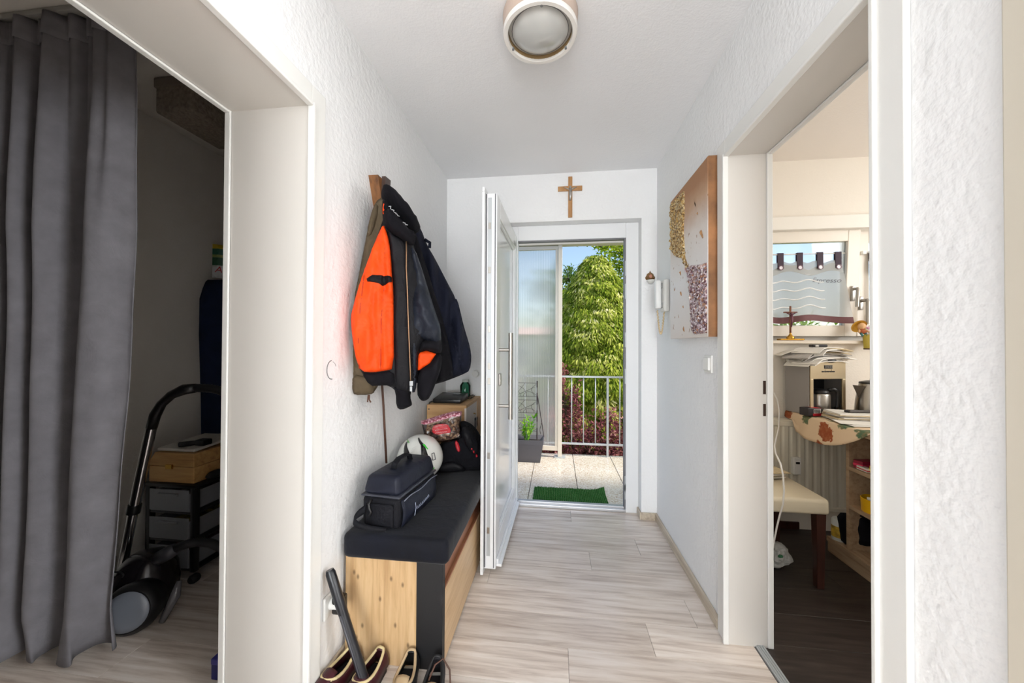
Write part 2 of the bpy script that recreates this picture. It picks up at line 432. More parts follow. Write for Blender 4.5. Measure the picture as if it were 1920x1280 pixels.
# --- end wall with the door recess and the kitchen window
EX0, EX1, EZ = -.345, .606, 2.147
KW0, KW1, KS, KL = 1.02, 2.75, 1.272, 2.10
YO = 2.80
m = MB().box(-2.6, EX0, D, YO, -.1, 3.1).box(EX1, XK-.02, D, YO, -.1, 3.1).box(EX0, EX1, D, YO, EZ, 3.1)
we = struct(m.build('wall_front', M_wall))
m = MB().box(XK-.02, KW0, D, YO, -.1, 3.1).box(KW1, 3.3, D, YO, -.1, 3.1).box(KW0, KW1, D, YO, -.1, KS).box(KW0, KW1, D, YO, KL, 3.1)
struct(m.build('wall_kitchen_front', M_kwall))
# kitchen face of the hall wall
m = MB().box(XK, XK+.006, .745, RJ0-.02, 0, H).box(XK, XK+.006, RJ1+.02, D, 0, H).box(XK, XK+.006, RJ0-.02, RJ1+.02, RH+.02, H)
struct(m.build('wall_kitchen_left', M_kwall))
struct(MB().box(XK, 3.12, .72, .745, 0, H).build('wall_kitchen_back', M_kwall))
struct(MB().box(XK, 3.12, .69, .715, 0, H).build('wall_side_room_front', M_wall))
struct(MB().box(XK, 3.3, -1.5, -1.4, 0, H).build('wall_side_room_back', M_wall))
struct(MB().box(XK-.045, 3.15, -1.4, .69, -.1, 0).build('floor_side_room', M_floor))
struct(MB().box(3.12, 3.3, -1.5, D, 0, H).build('wall_kitchen_right', M_kwall))
# closet shell
struct(MB().box(-2.45, -2.25, -.3, D, 0, H).build('wall_closet_left', M_cwall))
struct(MB().box(-2.45, XC, -.4, -.3, 0, H).build('wall_closet_back', M_cwall))
struct(MB().box(-2.25, XC, D-.03, D-.001, 0, H).build('wall_closet_front', M_cwall))
struct(MB().box(XC-.006, XC, -.3, LJ0-.02, 0, H).box(XC-.006, XC, LJ1+.02, D-.03, 0, H).box(XC-.006, XC, LJ0-.02, LJ1+.02, LH+.02, H).build('wall_closet_right', M_cwall))
# rear of the hall, with an unseen window added behind the fill lamp
m = MB().box(XC, -.72, YB-.15, YB, 0, H).box(.68, XK, YB-.15, YB, 0, H).box(-.72, .68, YB-.15, YB, 0, .55).box(-.72, .68, YB-.15, YB, 2.35, H)
struct(m.build('wall_back', M_wall))
wb = sroot('added_window_2', (-.02, YB, .55))
m = MB()
for x in (-.72, -.05, .62): m.box(x, x+.06, YB-.09, YB-.03, .55, 2.35)
m.box(-.72, .68, YB-.09, YB-.03, .55, .61).box(-.72, .68, YB-.09, YB-.03, 2.29, 2.35)
m.build('window_frame', M_pvc, wb)
for x in (-.66, .01): MB().box(x, x+.61, YB-.065, YB-.055, .61, 2.29).build('window_pane', plain('frosted_white_pane', (235, 240, 245), .3), wb)
# ceilings
struct(MB().box(XL, XR, YB, D, H, H+.1).build('ceiling', M_ceil))
struct(MB().box(XK, 3.3, -1.5, .715, H, H+.1).build('ceiling_side_room', M_ceil))
struct(MB().box(XK, 3.3, .715, D, H, H+.1).build('ceiling_kitchen', plaster('kitchen_ceiling_plaster', (240, 232, 224), 120, .2)))
struct(MB().box(-2.45, XC, -.4, D, H, H+.1).build('ceiling_closet', M_cwall))
struct(MB().box(-3, 3.6, YB-.4, YO, H+.1, 2.9).build('ceiling_slab', plain('roof_slab', (150, 146, 140), .8)))
# baseboards
def bboard(name, pts, mat=M_base, h=.052, d=.013):
    m = MB()
    for (x0, x1, y0, y1) in pts: m.box(x0, x1, y0, y1, 0, h, .004)
    return struct(m.build(name, mat))
bboard('baseboard_right', [(XR-.014, XR, RJ1+.075, D)])
bboard('baseboard_front', [(EX1-.003, XR-.012, D-.014, D), (EX1-.014, EX1, D-.014, 2.725)])
bboard('baseboard_left', [(XL, XL+.014, LJ1+.075, D)])
bboard('baseboard_kitchen', [(XK+.01, 1.63, D-.014, D)], M_dkwood, .05)

# --- door linings and casings
def lining(name, xh, xr, y0, y1, zt, sgn, mat, casing=.068, M_white=M_white):
    """boards lining an opening through a wall from x=xh (hall face) to x=xr; casing on the hall face"""
    r = sroot(name, ((xh+xr)/2, (y0+y1)/2, 0)); a, b = min(xh, xr), max(xh, xr)
    e = .004
    MB().box(a-e, b+e, y1, y1+.018, 0, zt+.018).build('jamb_board', mat, r)
    MB().box(a-e, b+e, y0-.018, y0, 0, zt+.018).build('jamb_board', mat, r)
    MB().box(a-e, b+e, y0, y1, zt, zt+.018).build('head_board', mat, r)
    for face, dr in ((xh, sgn), (xr, -sgn)):
        f0, f1 = sorted((face, face+dr*.014)); g0, g1 = sorted((face, face+dr*.022))
        MB().box(f0, f1, y1-.004, y1+casing, 0, zt+casing, .003).build('casing', M_white, r)
        MB().box(f0, f1, y0-casing, y0+.004, 0, zt+casing, .003).build('casing', M_white, r)
        MB().box(f0, f1, y0+.004, y1-.004, zt-.004, zt+casing, .003).build('casing', M_white, r)
        k = MB().box(g0, g1, y1-.007, y1+.006, .001, zt+.006, .003).box(g0, g1, y0-.006, y0+.007, .001, zt+.006, .003).box(g0, g1, y0+.007, y1-.007, zt-.007, zt+.006, .003)
        k.build('casing_bead', M_white, r)
    return r
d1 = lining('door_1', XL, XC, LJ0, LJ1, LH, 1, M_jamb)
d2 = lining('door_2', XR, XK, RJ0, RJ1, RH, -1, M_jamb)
for (z0, z1) in ((1.035, 1.09), (.945, .995)):      # strike plate slots in the far kitchen jamb
    MB().box(XK-.014, XK-.004, RJ1-.0015, RJ1+.001, z0, z1, .0).build('strike_slot', plain('dark_bronze', (70, 52, 44), .4, .6), d2)
d3 = lining('door_4', XR, XK, SJ0, SJ1, RH, -1, M_beige, .068, M_beige)
for (nm, y0_, y1_, z0_, z1_) in (('added_window_3', -.75, .55, .6, 2.4), ('added_window_4', .85, 2.25, 1.05, 2.25)):      # unseen windows added behind the side room and kitchen fill lamps
    wq = sroot(nm, (3.12, (y0_+y1_)/2, z0_)); m = MB().box(3.07, 3.12, y0_, y1_, z0_, z0_+.05).box(3.07, 3.12, y0_, y1_, z1_-.05, z1_).box(3.07, 3.12, y0_, y0_+.05, z0_+.05, z1_-.05).box(3.07, 3.12, y1_-.05, y1_, z0_+.05, z1_-.05)
    m.build('window_frame', M_pvc, wq); MB().box(3.10, 3.115, y0_+.05, y1_-.05, z0_+.05, z1_-.05).build('window_pane', plain('frosted_white_pane', (235, 240, 245), .3), wq)

# ================================================================== ENTRANCE DOOR
ed = sroot('door_3', (.11, 2.75, 0))
m = MB().box(.515, EX1, 2.73, YO, 0, EZ, .004).box(EX0, -.292, 2.73, YO, 0, EZ, .004).box(-.292, .515, 2.73, YO, 2.035, EZ, .004)
m.build('door_frame', M_pvc, ed)
m = MB().box(.503, .517, 2.735, 2.775, .03, 2.035, .002).box(-.292, .503, 2.735, 2.775, 2.024, 2.037, .002).build('gasket', plain('grey_gasket', (120, 120, 124), .5), ed)
m = MB().box(-.292, .515, 2.728, YO+.02, 0, .022, .004).box(-.292, .515, 2.755, 2.775, .02, .034, .003)
m.build('threshold', plain('aluminium', (200, 200, 202), .35, .6), ed)
for z in (.10, .16, .95, 1.22, 1.58, 1.75):
    MB().box(.507, .5125, 2.722, 2.732, z, z+.11, .001).build('strike_plate', M_galv, ed)
# the leaf, swung open into the hall
HX, HY = -.298, 2.745; ANG = math.radians(-90 - 1.3)
leaf = sroot('door_5', (HX, HY, .0)); leaf.rotation_euler = (0, 0, ANG)
ROOTM[leaf.name] = Matrix.Translation(Vector((HX, HY, 0))) @ Matrix.Rotation(ANG, 4, 'Z')
# local: x along leaf from the hinge, y: outside face at y=+.0 ... after swing +y points to +X
LW = .845; TH = .062
st = .105
m = MB()
for (a, b, c, d) in ((0, st, .03, 2.055), (LW-st, LW, .03, 2.055), (st, LW-st, .03, .03+st+.03), (st, LW-st, 2.055-st, 2.055)):
    m.box(a, b, -TH, 0, c, d, .004)
m.build('leaf_frame', M_pvc, leaf, local=True)
m = MB().box(-.012, LW+.03, -TH-.016, -TH, .012, .045, .003).box(-.012, LW+.03, -TH-.016, -TH, 2.055, 2.08, .003).box(LW, LW+.03, -TH-.016, -TH, .045, 2.055, .003).box(-.012, .012, -TH-.016, -TH, .045, 2.055, .003)
m.build('rebate_flange', M_pvc, leaf, local=True)
t = NT('frosted_door_glass'); v = t.coord(); t.pbr((246, 248, 250), .10, 0, .5, t.bump(t.noise(v, 14, 2), .06, .002))
pane = MB().box(st, LW-st, -.04, -.022, .165, 1.95).build('window_pane', t.m, leaf, local=True)
m = MB()
for (a, b, c, d) in ((st, st+.014, .165, 1.95), (LW-st-.014, LW-st, .165, 1.95), (st, LW-st, .165, .179), (st, LW-st, 1.936, 1.95)): m.box(a, b, -.022, -.006, c, d, .004)
m.build('glazing_bead', M_pvc, leaf, local=True)
MB().box(LW-.001, LW+.002, -TH+.012, -TH+.032, .10, 2.03, 0).build('lock_strip', M_galv, leaf, local=True)
MB().box(LW-.001, LW+.004, -TH+.001, -TH+.006, .04, 2.05, 0).box(LW-.001, LW+.004, -.012, -.008, .04, 2.05).build('gasket', M_darkgrey, leaf, local=True)
for z in (.22, .62, 1.02, 1.10, 1.30, 1.62, 1.86):
    MB().box(LW+.001, LW+.0045, -TH+.015, -TH+.029, z, z+.035, .001).build('lock_bolt', M_steel, leaf, local=True)
m = MB().box(.04, LW-.02, 0, .03, .035, .05, .003); m.box(.04, LW-.02, 0, .012, .05, .075, .003); m.build('weather_bar', M_pvc, leaf, local=True)
h = MB().tube([(LW-.075, .066, .82), (LW-.075, .066, 1.30)], .0135, 12).build('pull_handle', M_steel, leaf, smooth=True, auto=40, local=True)
for z in (.893, 1.205): MB().tube([(LW-.075, -.002, z), (LW-.075, .06, z)], .0095, 10).build('handle_standoff', M_steel, h, smooth=True, auto=40, local=True)
MB().box(LW-.095, LW-.062, 0, .012, 1.005, 1.075, .005).build('lock_cylinder', M_steel, leaf, local=True)
MB().box(.12, .20, -.001, .004, 1.965, 1.985, .001).build('maker_plate', plain('plate_grey', (170, 170, 172), .4), leaf, local=True)
for q in (.35, 1.05, 1.8): MB().tube([(-.006, -TH-.008, q), (-.006, -TH-.008, q+.1)], .009, 10).build('hinge', M_pvc, leaf, smooth=True, auto=40, local=True)

# ================================================================== KITCHEN WINDOW
kw = sroot('window_1', (1.9, 2.76, KS))
m = MB().box(KW0, KW1, 2.72, 2.78, KL-.10, KL, .003).box(KW0, KW1, 2.72, 2.78, KS, KS+.05, .003).box(KW0, KW0+.06, 2.72, 2.78, KS+.05, KL-.1, .003).box(KW1-.06, KW1, 2.72, 2.78, KS+.05, KL-.1, .003)
m.box(1.985, 2.045, 2.726, 2.78, KS+.05, KL-.1, .003)
m.build('window_frame', plain('cream_upvc', (240, 232, 220), .3), kw)
MK = plain('cream_upvc', (240, 232, 220), .3)
def sash(x0, x1, tilt):
    z0, z1 = KS+.03, KL-.085; P = Matrix.Translation(Vector((0, 2.70, z0))) @ Matrix.Rotation(tilt, 4, 'X') @ Matrix.Translation(Vector((0, -2.70, -z0)))
    w_ = .075
    m = MB()
    for (a, b, c, d) in ((x0, x0+w_, z0, z1), (x1-w_, x1, z0, z1), (x0+w_, x1-w_, z0, z0+w_), (x0+w_, x1-w_, z1-w_, z1)): m.box(a, b, 2.675, 2.725, c, d, .004)
    m.v = [P @ q for q in m.v]; s_ = m.build('window_sash', MK, kw)
    m = MB().box(x0+w_, x1-w_, 2.695, 2.703, z0+w_, z1-w_); m.v = [P @ q for q in m.v]; m.build('window_pane', M_glass, s_)
    return P, s_
Psash, s1 = sash(1.05, 2.012, math.radians(3.5))
P2, s2 = sash(2.016, 2.72, 0)
m = MB().box(1.963, 1.987, 2.662, 2.676, 1.54, 1.64, .003).tube([(1.975, 2.664, 1.62), (1.975, 2.635, 1.62), (1.975, 2.63, 1.61), (1.975, 2.63, 1.50)], .010, 10)
m.v = [Psash @ q for q in m.v]; m.build('window_handle', M_steel, s1, smooth=True, auto=45)
m = MB().box(2.024, 2.048, 2.662, 2.676, 1.48, 1.57, .003).tube([(2.036, 2.664, 1.54), (2.036, 2.62, 1.54), (2.036, 2.615, 1.53), (2.036, 2.615, 1.38)], .011, 10)
m.build('window_handle', M_steel, s2, smooth=True, auto=45)
MB().box(1.93, 1.965, 2.655, 2.676, 1.95, 1.99, .004).build('hinge', plain('brass_tint', (206, 164, 88), .4, .4), kw)
struct(MB().box(XK+.01, 3.0, D-.06, D+.075, KL-.09, KL, .006).build('trim_2', plain('shutter_box_white', (244, 240, 232), .4)))
struct(MB().box(XK+.01, 3.0, D-.05, 2.72, KS-.022, KS, .004).build('trim_3', plain('sill_stone', (226, 214, 196), .3)))
# ================================================================== HALL: BENCH AND WHAT STANDS ON IT
BX0, BX1, BY0, BY1 = XL+.016, -.422, 1.319, 2.185
bench = thing('storage_bench', 'long oak storage bench with black corner post and recessed drawer front along the left wall', 'bench', (-.62, 1.75, 0))
MB().box(BX0, -.525, BY0, BY0+.018, 0, .405, .001).build('end_panel', M_oak, bench)
MB().box(-.525, BX1, BY0-.001, BY0+.03, 0, .405, .001).build('corner_post', M_black, bench)
MB().box(BX0, -.525, BY1-.018, BY1, 0, .405, .001).build('end_panel', M_oak, bench)
MB().box(BX0, -.46, BY0+.02, BY1-.02, .0, .10).box(BX0, BX0+.012, BY0+.02, BY1-.02, .1, .385).build('carcass', M_brown, bench)
MB().box(BX0, BX1-.012, BY0+.0305, BY1-.018, .385, .405, .001).build('seat_board', M_oakf, bench)
dr = MB().box(-.44, BX1, BY0+.032, BY1-.002, .012, .285, .002).build('drawer_front', M_oakf, bench)
MB().box(-.447, -.438, BY0+.032, BY1-.004, .287, .383).build('grip_recess', M_brown, bench)
MB().box(-.438, -.424, BY0+.032, BY1-.004, .285, .293, .001).build('grip_rail', M_brown, bench)
# cushion
m = MB().box(BX0-.004, -.396, BY0-.022, BY1, .405, .502, .022, 3)
bm = bmesh.new()
cu = tag(m.build('seat_cushion', M_velvet, None, True), 'thick blue-black velvet seat cushion lying on the oak bench', 'cushion')
md = cu.modifiers.new('ss', 'SUBSURF'); md.subdivision_type = 'SIMPLE'; md.levels = md.render_levels = 0

# camera bag (local frame: x across, y along)
bag = thing('equipment_bag', 'dark grey padded equipment bag with carry handle standing on the bench cushion', 'bag', (-.672, 1.512, .503), math.radians(-6))
m = MB().box(-.085, .085, -.165, .165, 0, .125, .022, 3); m.build('body', M_bagdk, bag, True, local=True)
m = MB(); n_ = 2
lid = MB().box(-.082, .082, -.162, .162, .128, .205, .02, 3)
for q in lid.v:
    k = max(0, (q.z-.14)/.065); q.x *= 1-.16*k; q.y *= 1-.07*k
lid.build('lid', M_bagfab, bag, True, local=True)
MB().box(-.0865, .0865, -.1665, .1665, .122, .131, .004).build('zip_seam', plain('zip_grey', (58, 60, 70), .35), bag, True, local=True)
pk = MB().grid(14, 10, lambda u, v: (.086 + .022*math.sin(math.pi*min(1, v*1.1))*math.sin(math.pi*min(max(u, .02), .98))**.4 + .003*noise.noise(Vector((u*5, v*4, 1))), -.15+.30*u, .008+.104*v))
pk.build('front_pocket', M_bagfab, bag, True, solid=.004, local=True)
MB().tube([(.097, -.15+.03*i, .112+.004*math.sin(i)) for i in range(11)], .0022, 6).build('pocket_piping', plain('piping_grey', (120, 124, 138), .4), bag, True, local=True)
MB().box(-.0605, .0605, -.175, -.164, .01, .10, .008).build('end_pocket', M_bagdk, bag, True, local=True)
hp = [(0, -.07, .204), (0, -.062, .224), (0, -.03, .236), (0, .03, .236), (0, .062, .224), (0, .07, .204)]
MB().tube(hp, .014, 10, flat=.5).build('carry_handle', M_bagdk, bag, True, local=True)
MB().tube([(-.035, -.168, .115), (-.04, -.18, .10), (-.035, -.184, .085), (-.028, -.182, .07), (-.034, -.184, .055)], .005, 6).build('strap_clip', M_blackpl, bag, True, local=True)
MB().grid(18, 1, lambda u, v: (-.05-.05*math.sin(u*math.pi)+.09*u*u, -.185-.028*math.sin(math.pi*u)+.025*(v-.5)*.3, .062*(1-u)**1.5+.004+.034*v*(1-.6*u))).build('shoulder_strap', M_bagdk, bag, True, solid=.004, local=True)
lg = MB().tube([(.1115, -.085, .078), (.113, -.083, .06), (.1115, -.09, .035)], .0014, 5)
lg.ell((.1115, -.085, .079), (.001, .003, .003)).ell((.1115, -.091, .033), (.001, .003, .003))
for i in range(9):
    y = -.066+.0125*i; lg.tube([(.112-.0006*abs(i-4), y, .046+.0008*i), (.112-.0006*abs(i-4), y+.004, .058+.0008*i), (.112-.0006*abs(i-4), y+.008, .047+.0008*i)], .0009, 4)
lg.build('logo_print', plain('pale_print', (150, 158, 180), .5), bag, local=True)

# helmet
hl = thing('motorcycle_helmet', 'white motorcycle helmet with black and green stripes behind the equipment bag', 'helmet', (-.708, 1.815, .503))
HC = Vector((-.708, 1.815, .632))
shell = MB()
def hsurf(ph, th_, off=0):
    r = .118+off; p = Vector((r*math.cos(ph)*math.cos(th_), 1.12*r*math.cos(ph)*math.sin(th_), 1.06*r*math.sin(ph)))
    if p.z < -.02: p *= 1-.10*min(1, (-.02-p.z)/.1)
    return HC+p
shell.grid(36, 22, lambda u, v: hsurf(-1.25+v*(1.25+math.pi/2), u*2*math.pi))
shell.build('shell', plain('white_gloss_shell', (232, 232, 226), .15, coat=.6), hl, True)
def hband(name, mat, pts, wdt, off=.0018):
    m = MB(); n_ = 24
    def f(u, v):
        t = u*(len(pts)-1); i = min(int(t), len(pts)-2); q = t-i
        ph = pts[i][0]*(1-q)+pts[i+1][0]*q; th_ = pts[i][1]*(1-q)+pts[i+1][1]*q; ww = wdt[i]*(1-q)+wdt[i+1]*q
        return hsurf(ph+(v-.5)*ww*.12, th_+(v-.5)*ww*1.3, off)
    m.grid(n_, 3, f); return m.build(name, mat, hl, True, solid=.002)
ca = -math.pi/2
hband('stripe', M_gloss, [(.95, ca-.75), (.62, ca-.35), (.25, ca+.0), (-.1, ca-.35)], [.10, .22, .34, .2])
hband('stripe', M_gloss, [(1.25, ca+.2), (.85, ca+.55), (.35, ca+.62), (-.2, ca+.5)], [.12, .16, .22, .12])
hband('stripe', M_gloss, [(.15, ca-1.1), (.32, ca-.5), (.34, ca-.05)], [.2, .3, .16])
gm = plain('neon_green', (60, 200, 60), .3)
hband('green_accent', gm, [(1.02, ca-.9), (.93, ca-.45)], [.04, .09], .003)
hband('green_accent', gm, [(.86, ca+.62), (.62, ca+.80)], [.10, .03], .003)
hband('green_accent', gm, [(.05, ca-1.0), (.2, ca-.75)], [.03, .12], .003)
hband('green_accent', gm, [(-.35, ca+.85), (-.15, ca+.95)], [.03, .14], .003)
hs = MB()
for k in range(5): hs.tube([hsurf(.30+.10*k, ca-.22+.05*k, .003), hsurf(.42+.10*k, ca+.02+.05*k, .003)], .0011, 4)
hs.build('hatch_print', plain('print_white', (225, 225, 222), .4), hl)
hb = MB()
for (a, b) in (((.42, .95), (.42, 1.08)), ((.42, 1.08), (.16, 1.10)), ((.16, 1.10), (.16, .95)), ((.16, .95), (.42, .95))):
    hb.tube([hsurf(a[0], ca+a[1], .0025), hsurf(b[0], ca+b[1], .0025)], .0018, 4)
hb.build('badge_outline', M_darkgrey, hl)

# backpack
bp = thing('backpack', 'black backpack with red zip pulls leaning at the far end of the bench cushion', 'backpack', (-.50, 1.98, .503))
FB = Frame((-.62, 2.00, 0), (.25, -.97, 0))
pol = smoothpoly(FB.pts([(812, 905), (813, 860), (822, 835), (838, 818), (850, 800), (866, 788), (884, 793), (900, 812), (908, 840), (910, 880), (911, 908), (880, 914), (840, 914)]), 2)
pol = [(a, max(b, .508)) for a, b in pol]
Pb = Puff(FB, pol, .07, .10, .05, wrn(.02, 14, 3), .012)
Pb.mb().build('main_pack', M_fleece, bp, True)
pol = smoothpoly(FB.pts([(816, 908), (818, 868), (835, 856), (868, 860), (878, 885), (876, 910), (840, 911)]), 2)
pol = [(a, max(b, .511)) for a, b in pol]
Puff(FB, pol, .028, 0, .03, wrn(.012, 20, 5), .012, Pb, -.004).mb().build('front_pocket', M_blackfab, bp, True)
pol = smoothpoly(FB.pts([(862, 795), (880, 792), (896, 812), (902, 840), (890, 850), (872, 832)]), 2)
Puff(FB, pol, .018, 0, .03, wrn(.01, 20, 8), .012, Pb, -.004).mb().build('top_flap', M_blackfab, bp, True)
Puff(FB, smoothpoly(FB.pts([(853, 822), (858, 820), (864, 836), (861, 841), (856, 836)]), 1), .006, 0, .006, None, .006, Pb, .004).mb().build('zip_pull', M_red, bp, True)
for (x, y) in ((884, 832), (888, 838), (893, 845)):
    Puff(FB, smoothpoly(FB.pts([(x-2, y), (x+1, y-1), (x+2, y+3), (x-1, y+4)]), 1), .004, 0, .006, None, .005, Pb, .012).mb().build('zip_pull', M_red, bp, True)
MB().box(*(lambda p: (p.x-.02, p.x+.02, p.y-.01, p.y, p.z-.004, p.z+.012))(FB.w(*FB.px(897, 868), .05)), .002).build('buckle', M_steel, bp)

# bag of dried petals, lying against the backpack
pp = thing('potpourri_bag', 'clear plastic bag of dried brown petals with red label above the helmet', 'packet', (-.66, 1.93, .74))
FP = Frame((-.70, 1.90, 0), (.3, -.95, 0))
pol = FP.pts([(789, 789), (800, 786), (828, 777), (850, 771), (866, 771), (864, 795), (868, 819), (858, 826), (838, 829), (812, 829), (796, 828), (793, 805)])
Pp = Puff(FP, pol, .03, .02, .03, wrn(.008, 30, 2), .008)
Pp.mb().build('film', M_film, pp, True)
pet = NT('dried_petals'); v = pet.coord(); pet.pbr(pet.ramp(pet.noise(v, 45, 3), [(.35, (46, 32, 30)), (.5, (112, 84, 62)), (.62, (190, 160, 120)), (.7, (96, 40, 48))]), .8)
Puff(FP, smoothpoly(FP.pts([(796, 800), (828, 790), (862, 784), (862, 805), (864, 818), (840, 826), (812, 826), (798, 824)]), 1), .018, .012, .02, wrn(.014, 60, 4), .008).mb().build('dried_petals', pet.m, pp)
bd_ = NT('pink_printed_band'); v = bd_.coord(); bd_.pbr(bd_.ramp(bd_.noise(v, 90, 2), [(.45, (150, 70, 88)), (.6, (226, 180, 190))]), .4)
Puff(FP, FP.pts([(789, 789), (800, 786), (828, 777), (850, 771), (866, 771), (865, 778), (850, 779), (828, 785), (800, 793), (790, 794)]), .004, 0, .01, None, .008, Pp, .002).mb().build('printed_band', bd_.m, pp)
lab = Puff(FP, smoothpoly(FP.pts([(811, 800), (814, 795), (826, 792), (838, 792), (844, 800), (845, 808), (836, 809), (818, 812), (811, 808)]), 1), .002, 0, .01, None, .006, Pp, .003)
lab.mb().build('label', M_red, pp)
lt = MB()
for (x0, y0, x1, y1) in ((815, 798, 828, 794), (831, 794, 837, 793), (816, 804, 839, 800), (816, 809, 838, 806)):
    pts = []
    for k in range(14):
        q = k/13; a, b = FP.px(x0+(x1-x0)*q, y0+(y1-y0)*q+(.8 if k % 2 else -.8)); pts.append(FP.w(a, b, lab.h([(a, b)])[0]+.001))
    lt.tube(pts, .0011, 4)
lt.build('label_lettering', plain('label_white', (228, 190, 190), .5), pp)

# beech box behind the bench
bx = thing('beech_cabinet', 'beech veneer box cabinet in the corner behind the backpack', 'cabinet', (-.69, 2.42, 0))
CX0, CX1, CY0, CY1, CT = XL+.016, -.558, 2.20, 2.63, .85
MB().box(CX0, CX1, CY0, CY1, CT-.018, CT, .001).build('top_board', M_beech, bx)
MB().box(CX0, CX1-.012, CY0, CY0+.016, 0, CT-.018, .001).build('side_board', M_beech, bx)
MB().box(CX0, CX1-.012, CY1-.016, CY1, 0, CT-.018, .001).build('side_board', M_beech, bx)
MB().box(CX0, CX0+.008, CY0+.016, CY1-.016, 0, CT-.018).build('back_board', M_beech, bx)
MB().box(CX1-.012, CX1, CY0, CY0+.30, .02, CT-.018, .001).build('door', plain('pale_panel', (226, 214, 204), .4), bx)
MB().box(CX1-.012, CX1+.003, CY0+.30, CY1, 0, CT-.018, .001).build('face_board', M_beech, bx)
kr = thing('key_bunch', 'small bunch of dark keys hanging on the side of the beech cabinet', 'keys', (CX1+.01, 2.40, .72))
kx = CX1+.012
MB().tube([(kx-.012, 2.40, .765), (kx, 2.40, .765), (kx, 2.40, .755)], .003, 6).build('hook', M_brass, kr)
MB().tube([(kx, 2.40+.014*math.cos(i*.52), .745+.014*math.sin(i*.52)) for i in range(13)], .0014, 5).build('key_ring', M_steel, kr)
for i in range(4):
    MB().box(kx-.002+.003*i, kx+.001+.003*i, 2.385+.012*i, 2.393+.012*i, .655+.006*i, .735, .001).ell((kx+.003*i, 2.389+.012*i, .725), (.002, .011, .014), 8, 6).build('key', [M_blackpl, M_navy, M_steel, M_navy][i], kr)
# on the cabinet
ph = thing('telephone_base', 'flat black telephone base unit lying on the beech cabinet', 'telephone', (-.72, 2.36, CT))
m = MB().box(-.80, -.61, 2.26, 2.46, CT+.001, CT+.03, .008, 2)
for q in m.v: q.z += max(0, (q.y-2.26)/.2*.018) if q.z > CT+.015 else 0
m.build('body', M_blackpl, ph, True, auto=40)
MB().box(-.70, -.65, 2.38, 2.43, CT+.043, CT+.047, .001).build('display', plain('grey_label', (110, 112, 116), .3), ph)
MB().tube([(-.80, 2.30, CT+.012), (-.818, 2.26, CT+.006), (-.812, 2.23, CT-.003), (-.80, 2.195, CT-.03)], .003, 6).build('cord', M_blackpl, ph, True)
bo = thing('glass_bottle', 'small pale green glass bottle at the back of the beech cabinet', 'bottle', (-.655, 2.55, CT))
MB().lathe([(0, 0), (.036, 0), (.038, .01), (.038, .085), (.03, .10), (.022, .11), (.022, .12)], 24, (-.655, 2.55, CT+.001)).build('glass_body', M_bottle, bo, True)
MB().lathe([(0, 0), (.024, 0), (.024, .018), (0, .018)], 20, (-.655, 2.55, CT+.112)).build('cap', plain('bottle_cap', (200, 205, 200), .4), bo, True, auto=40)
gl = thing('pair_of_glasses', 'dark folded glasses lying at the front edge of the beech cabinet top', 'glasses', (-.60, 2.50, CT))
g = MB()
for y in (2.47, 2.53): g.tube([(-.60+.016*math.cos(i*.6), y+.026*math.sin(i*.6), CT+.012+.006*math.sin(i*.6)) for i in range(11)], .0025, 5)
g.build('rims', M_blackpl, gl); MB().tube([(-.60, 2.44, CT+.012), (-.63, 2.44, CT+.006), (-.69, 2.47, CT+.004)], .002, 5).tube([(-.60, 2.56, CT+.012), (-.63, 2.56, CT+.006), (-.70, 2.52, CT+.004)], .002, 5).build('temples', M_blackpl, gl)

# ================================================================== COAT RACK AND COATS
rk = thing('coat_rack', 'dark wooden wall coat rack with pointed end and tall peg above the coats', 'coat rack', (XL, 1.75, 1.7))
MB().prism([(1.492, 1.985), (1.74, 1.985), (1.70, 1.70), (1.60, 1.70)], lambda a, b, c: (c, a, b), XL, XL+.045).build('back_board', M_rackwood, rk)
MB().prism([(1.527, 1.994), (1.580, 1.998), (1.562, 1.86), (1.52, 1.86)], lambda a, b, c: (c, a, b), -.785, -.768).build('peg', plain('dark_peg', (70, 52, 44), .4, var=.2), rk)
for y in (1.64, 1.69):
    MB().tube([(XL+.04, y, 1.80), (XL+.09, y, 1.80), (XL+.12, y, 1.83), (XL+.125, y, 1.86)], .007, 8).build('hook', M_blackpl, rk, True)

N_ = Vector((.40, -.92, 0)).normalized()
def fr(shift): return Frame(Vector((-.80, 1.36, 0)) - N_*shift, N_)
# olive jacket, closest to the wall
ol = thing('olive_jacket', 'olive drab jacket hanging against the wall behind the orange-lined jacket', 'jacket', (-.79, 1.45, .98), group='coats on the coat rack')
f3 = fr(.045)
pol = smoothpoly(f3.pts([(718, 368), (704, 378), (694, 405), (686, 447), (678, 489), (669, 535), (663, 560), (659, 600), (658, 640), (658, 708), (659, 735), (664, 740), (692, 740), (703, 735), (720, 700), (745, 600), (745, 470), (735, 390)]), 1)
Po = Puff(f3, pol, .022, .012, .03, wrn(.026, 16, 11, 1.4, .5), .013)
Po.mb().build('body', M_olive, ol, True)
Puff(f3, smoothpoly(f3.pts([(659, 700), (697, 706), (704, 734), (694, 740), (661, 740)]), 1), .008, 0, .012, wrn(.006, 30, 4), .01, Po, 0).mb().build('hem_band', M_olive, ol, True)
Puff(f3, smoothpoly(f3.pts([(704, 380), (712, 392), (700, 440), (688, 448), (690, 420)]), 1), .012, 0, .015, wrn(.006, 30, 9), .01, Po, 0).mb().build('collar', M_olive, ol, True)
a, b = f3.px(693, 739); MB().tube([f3.w(a, b, .01), f3.w(a, b-.02, .013), f3.w(a+.006, b-.032, .013)], .0035, 6).build('drawcord', M_leather, ol)
MB().tube([f3.w(a-.004, b, .012), f3.w(a-.007, b-.03, .014)], .003, 6).build('drawcord', M_leather, ol)

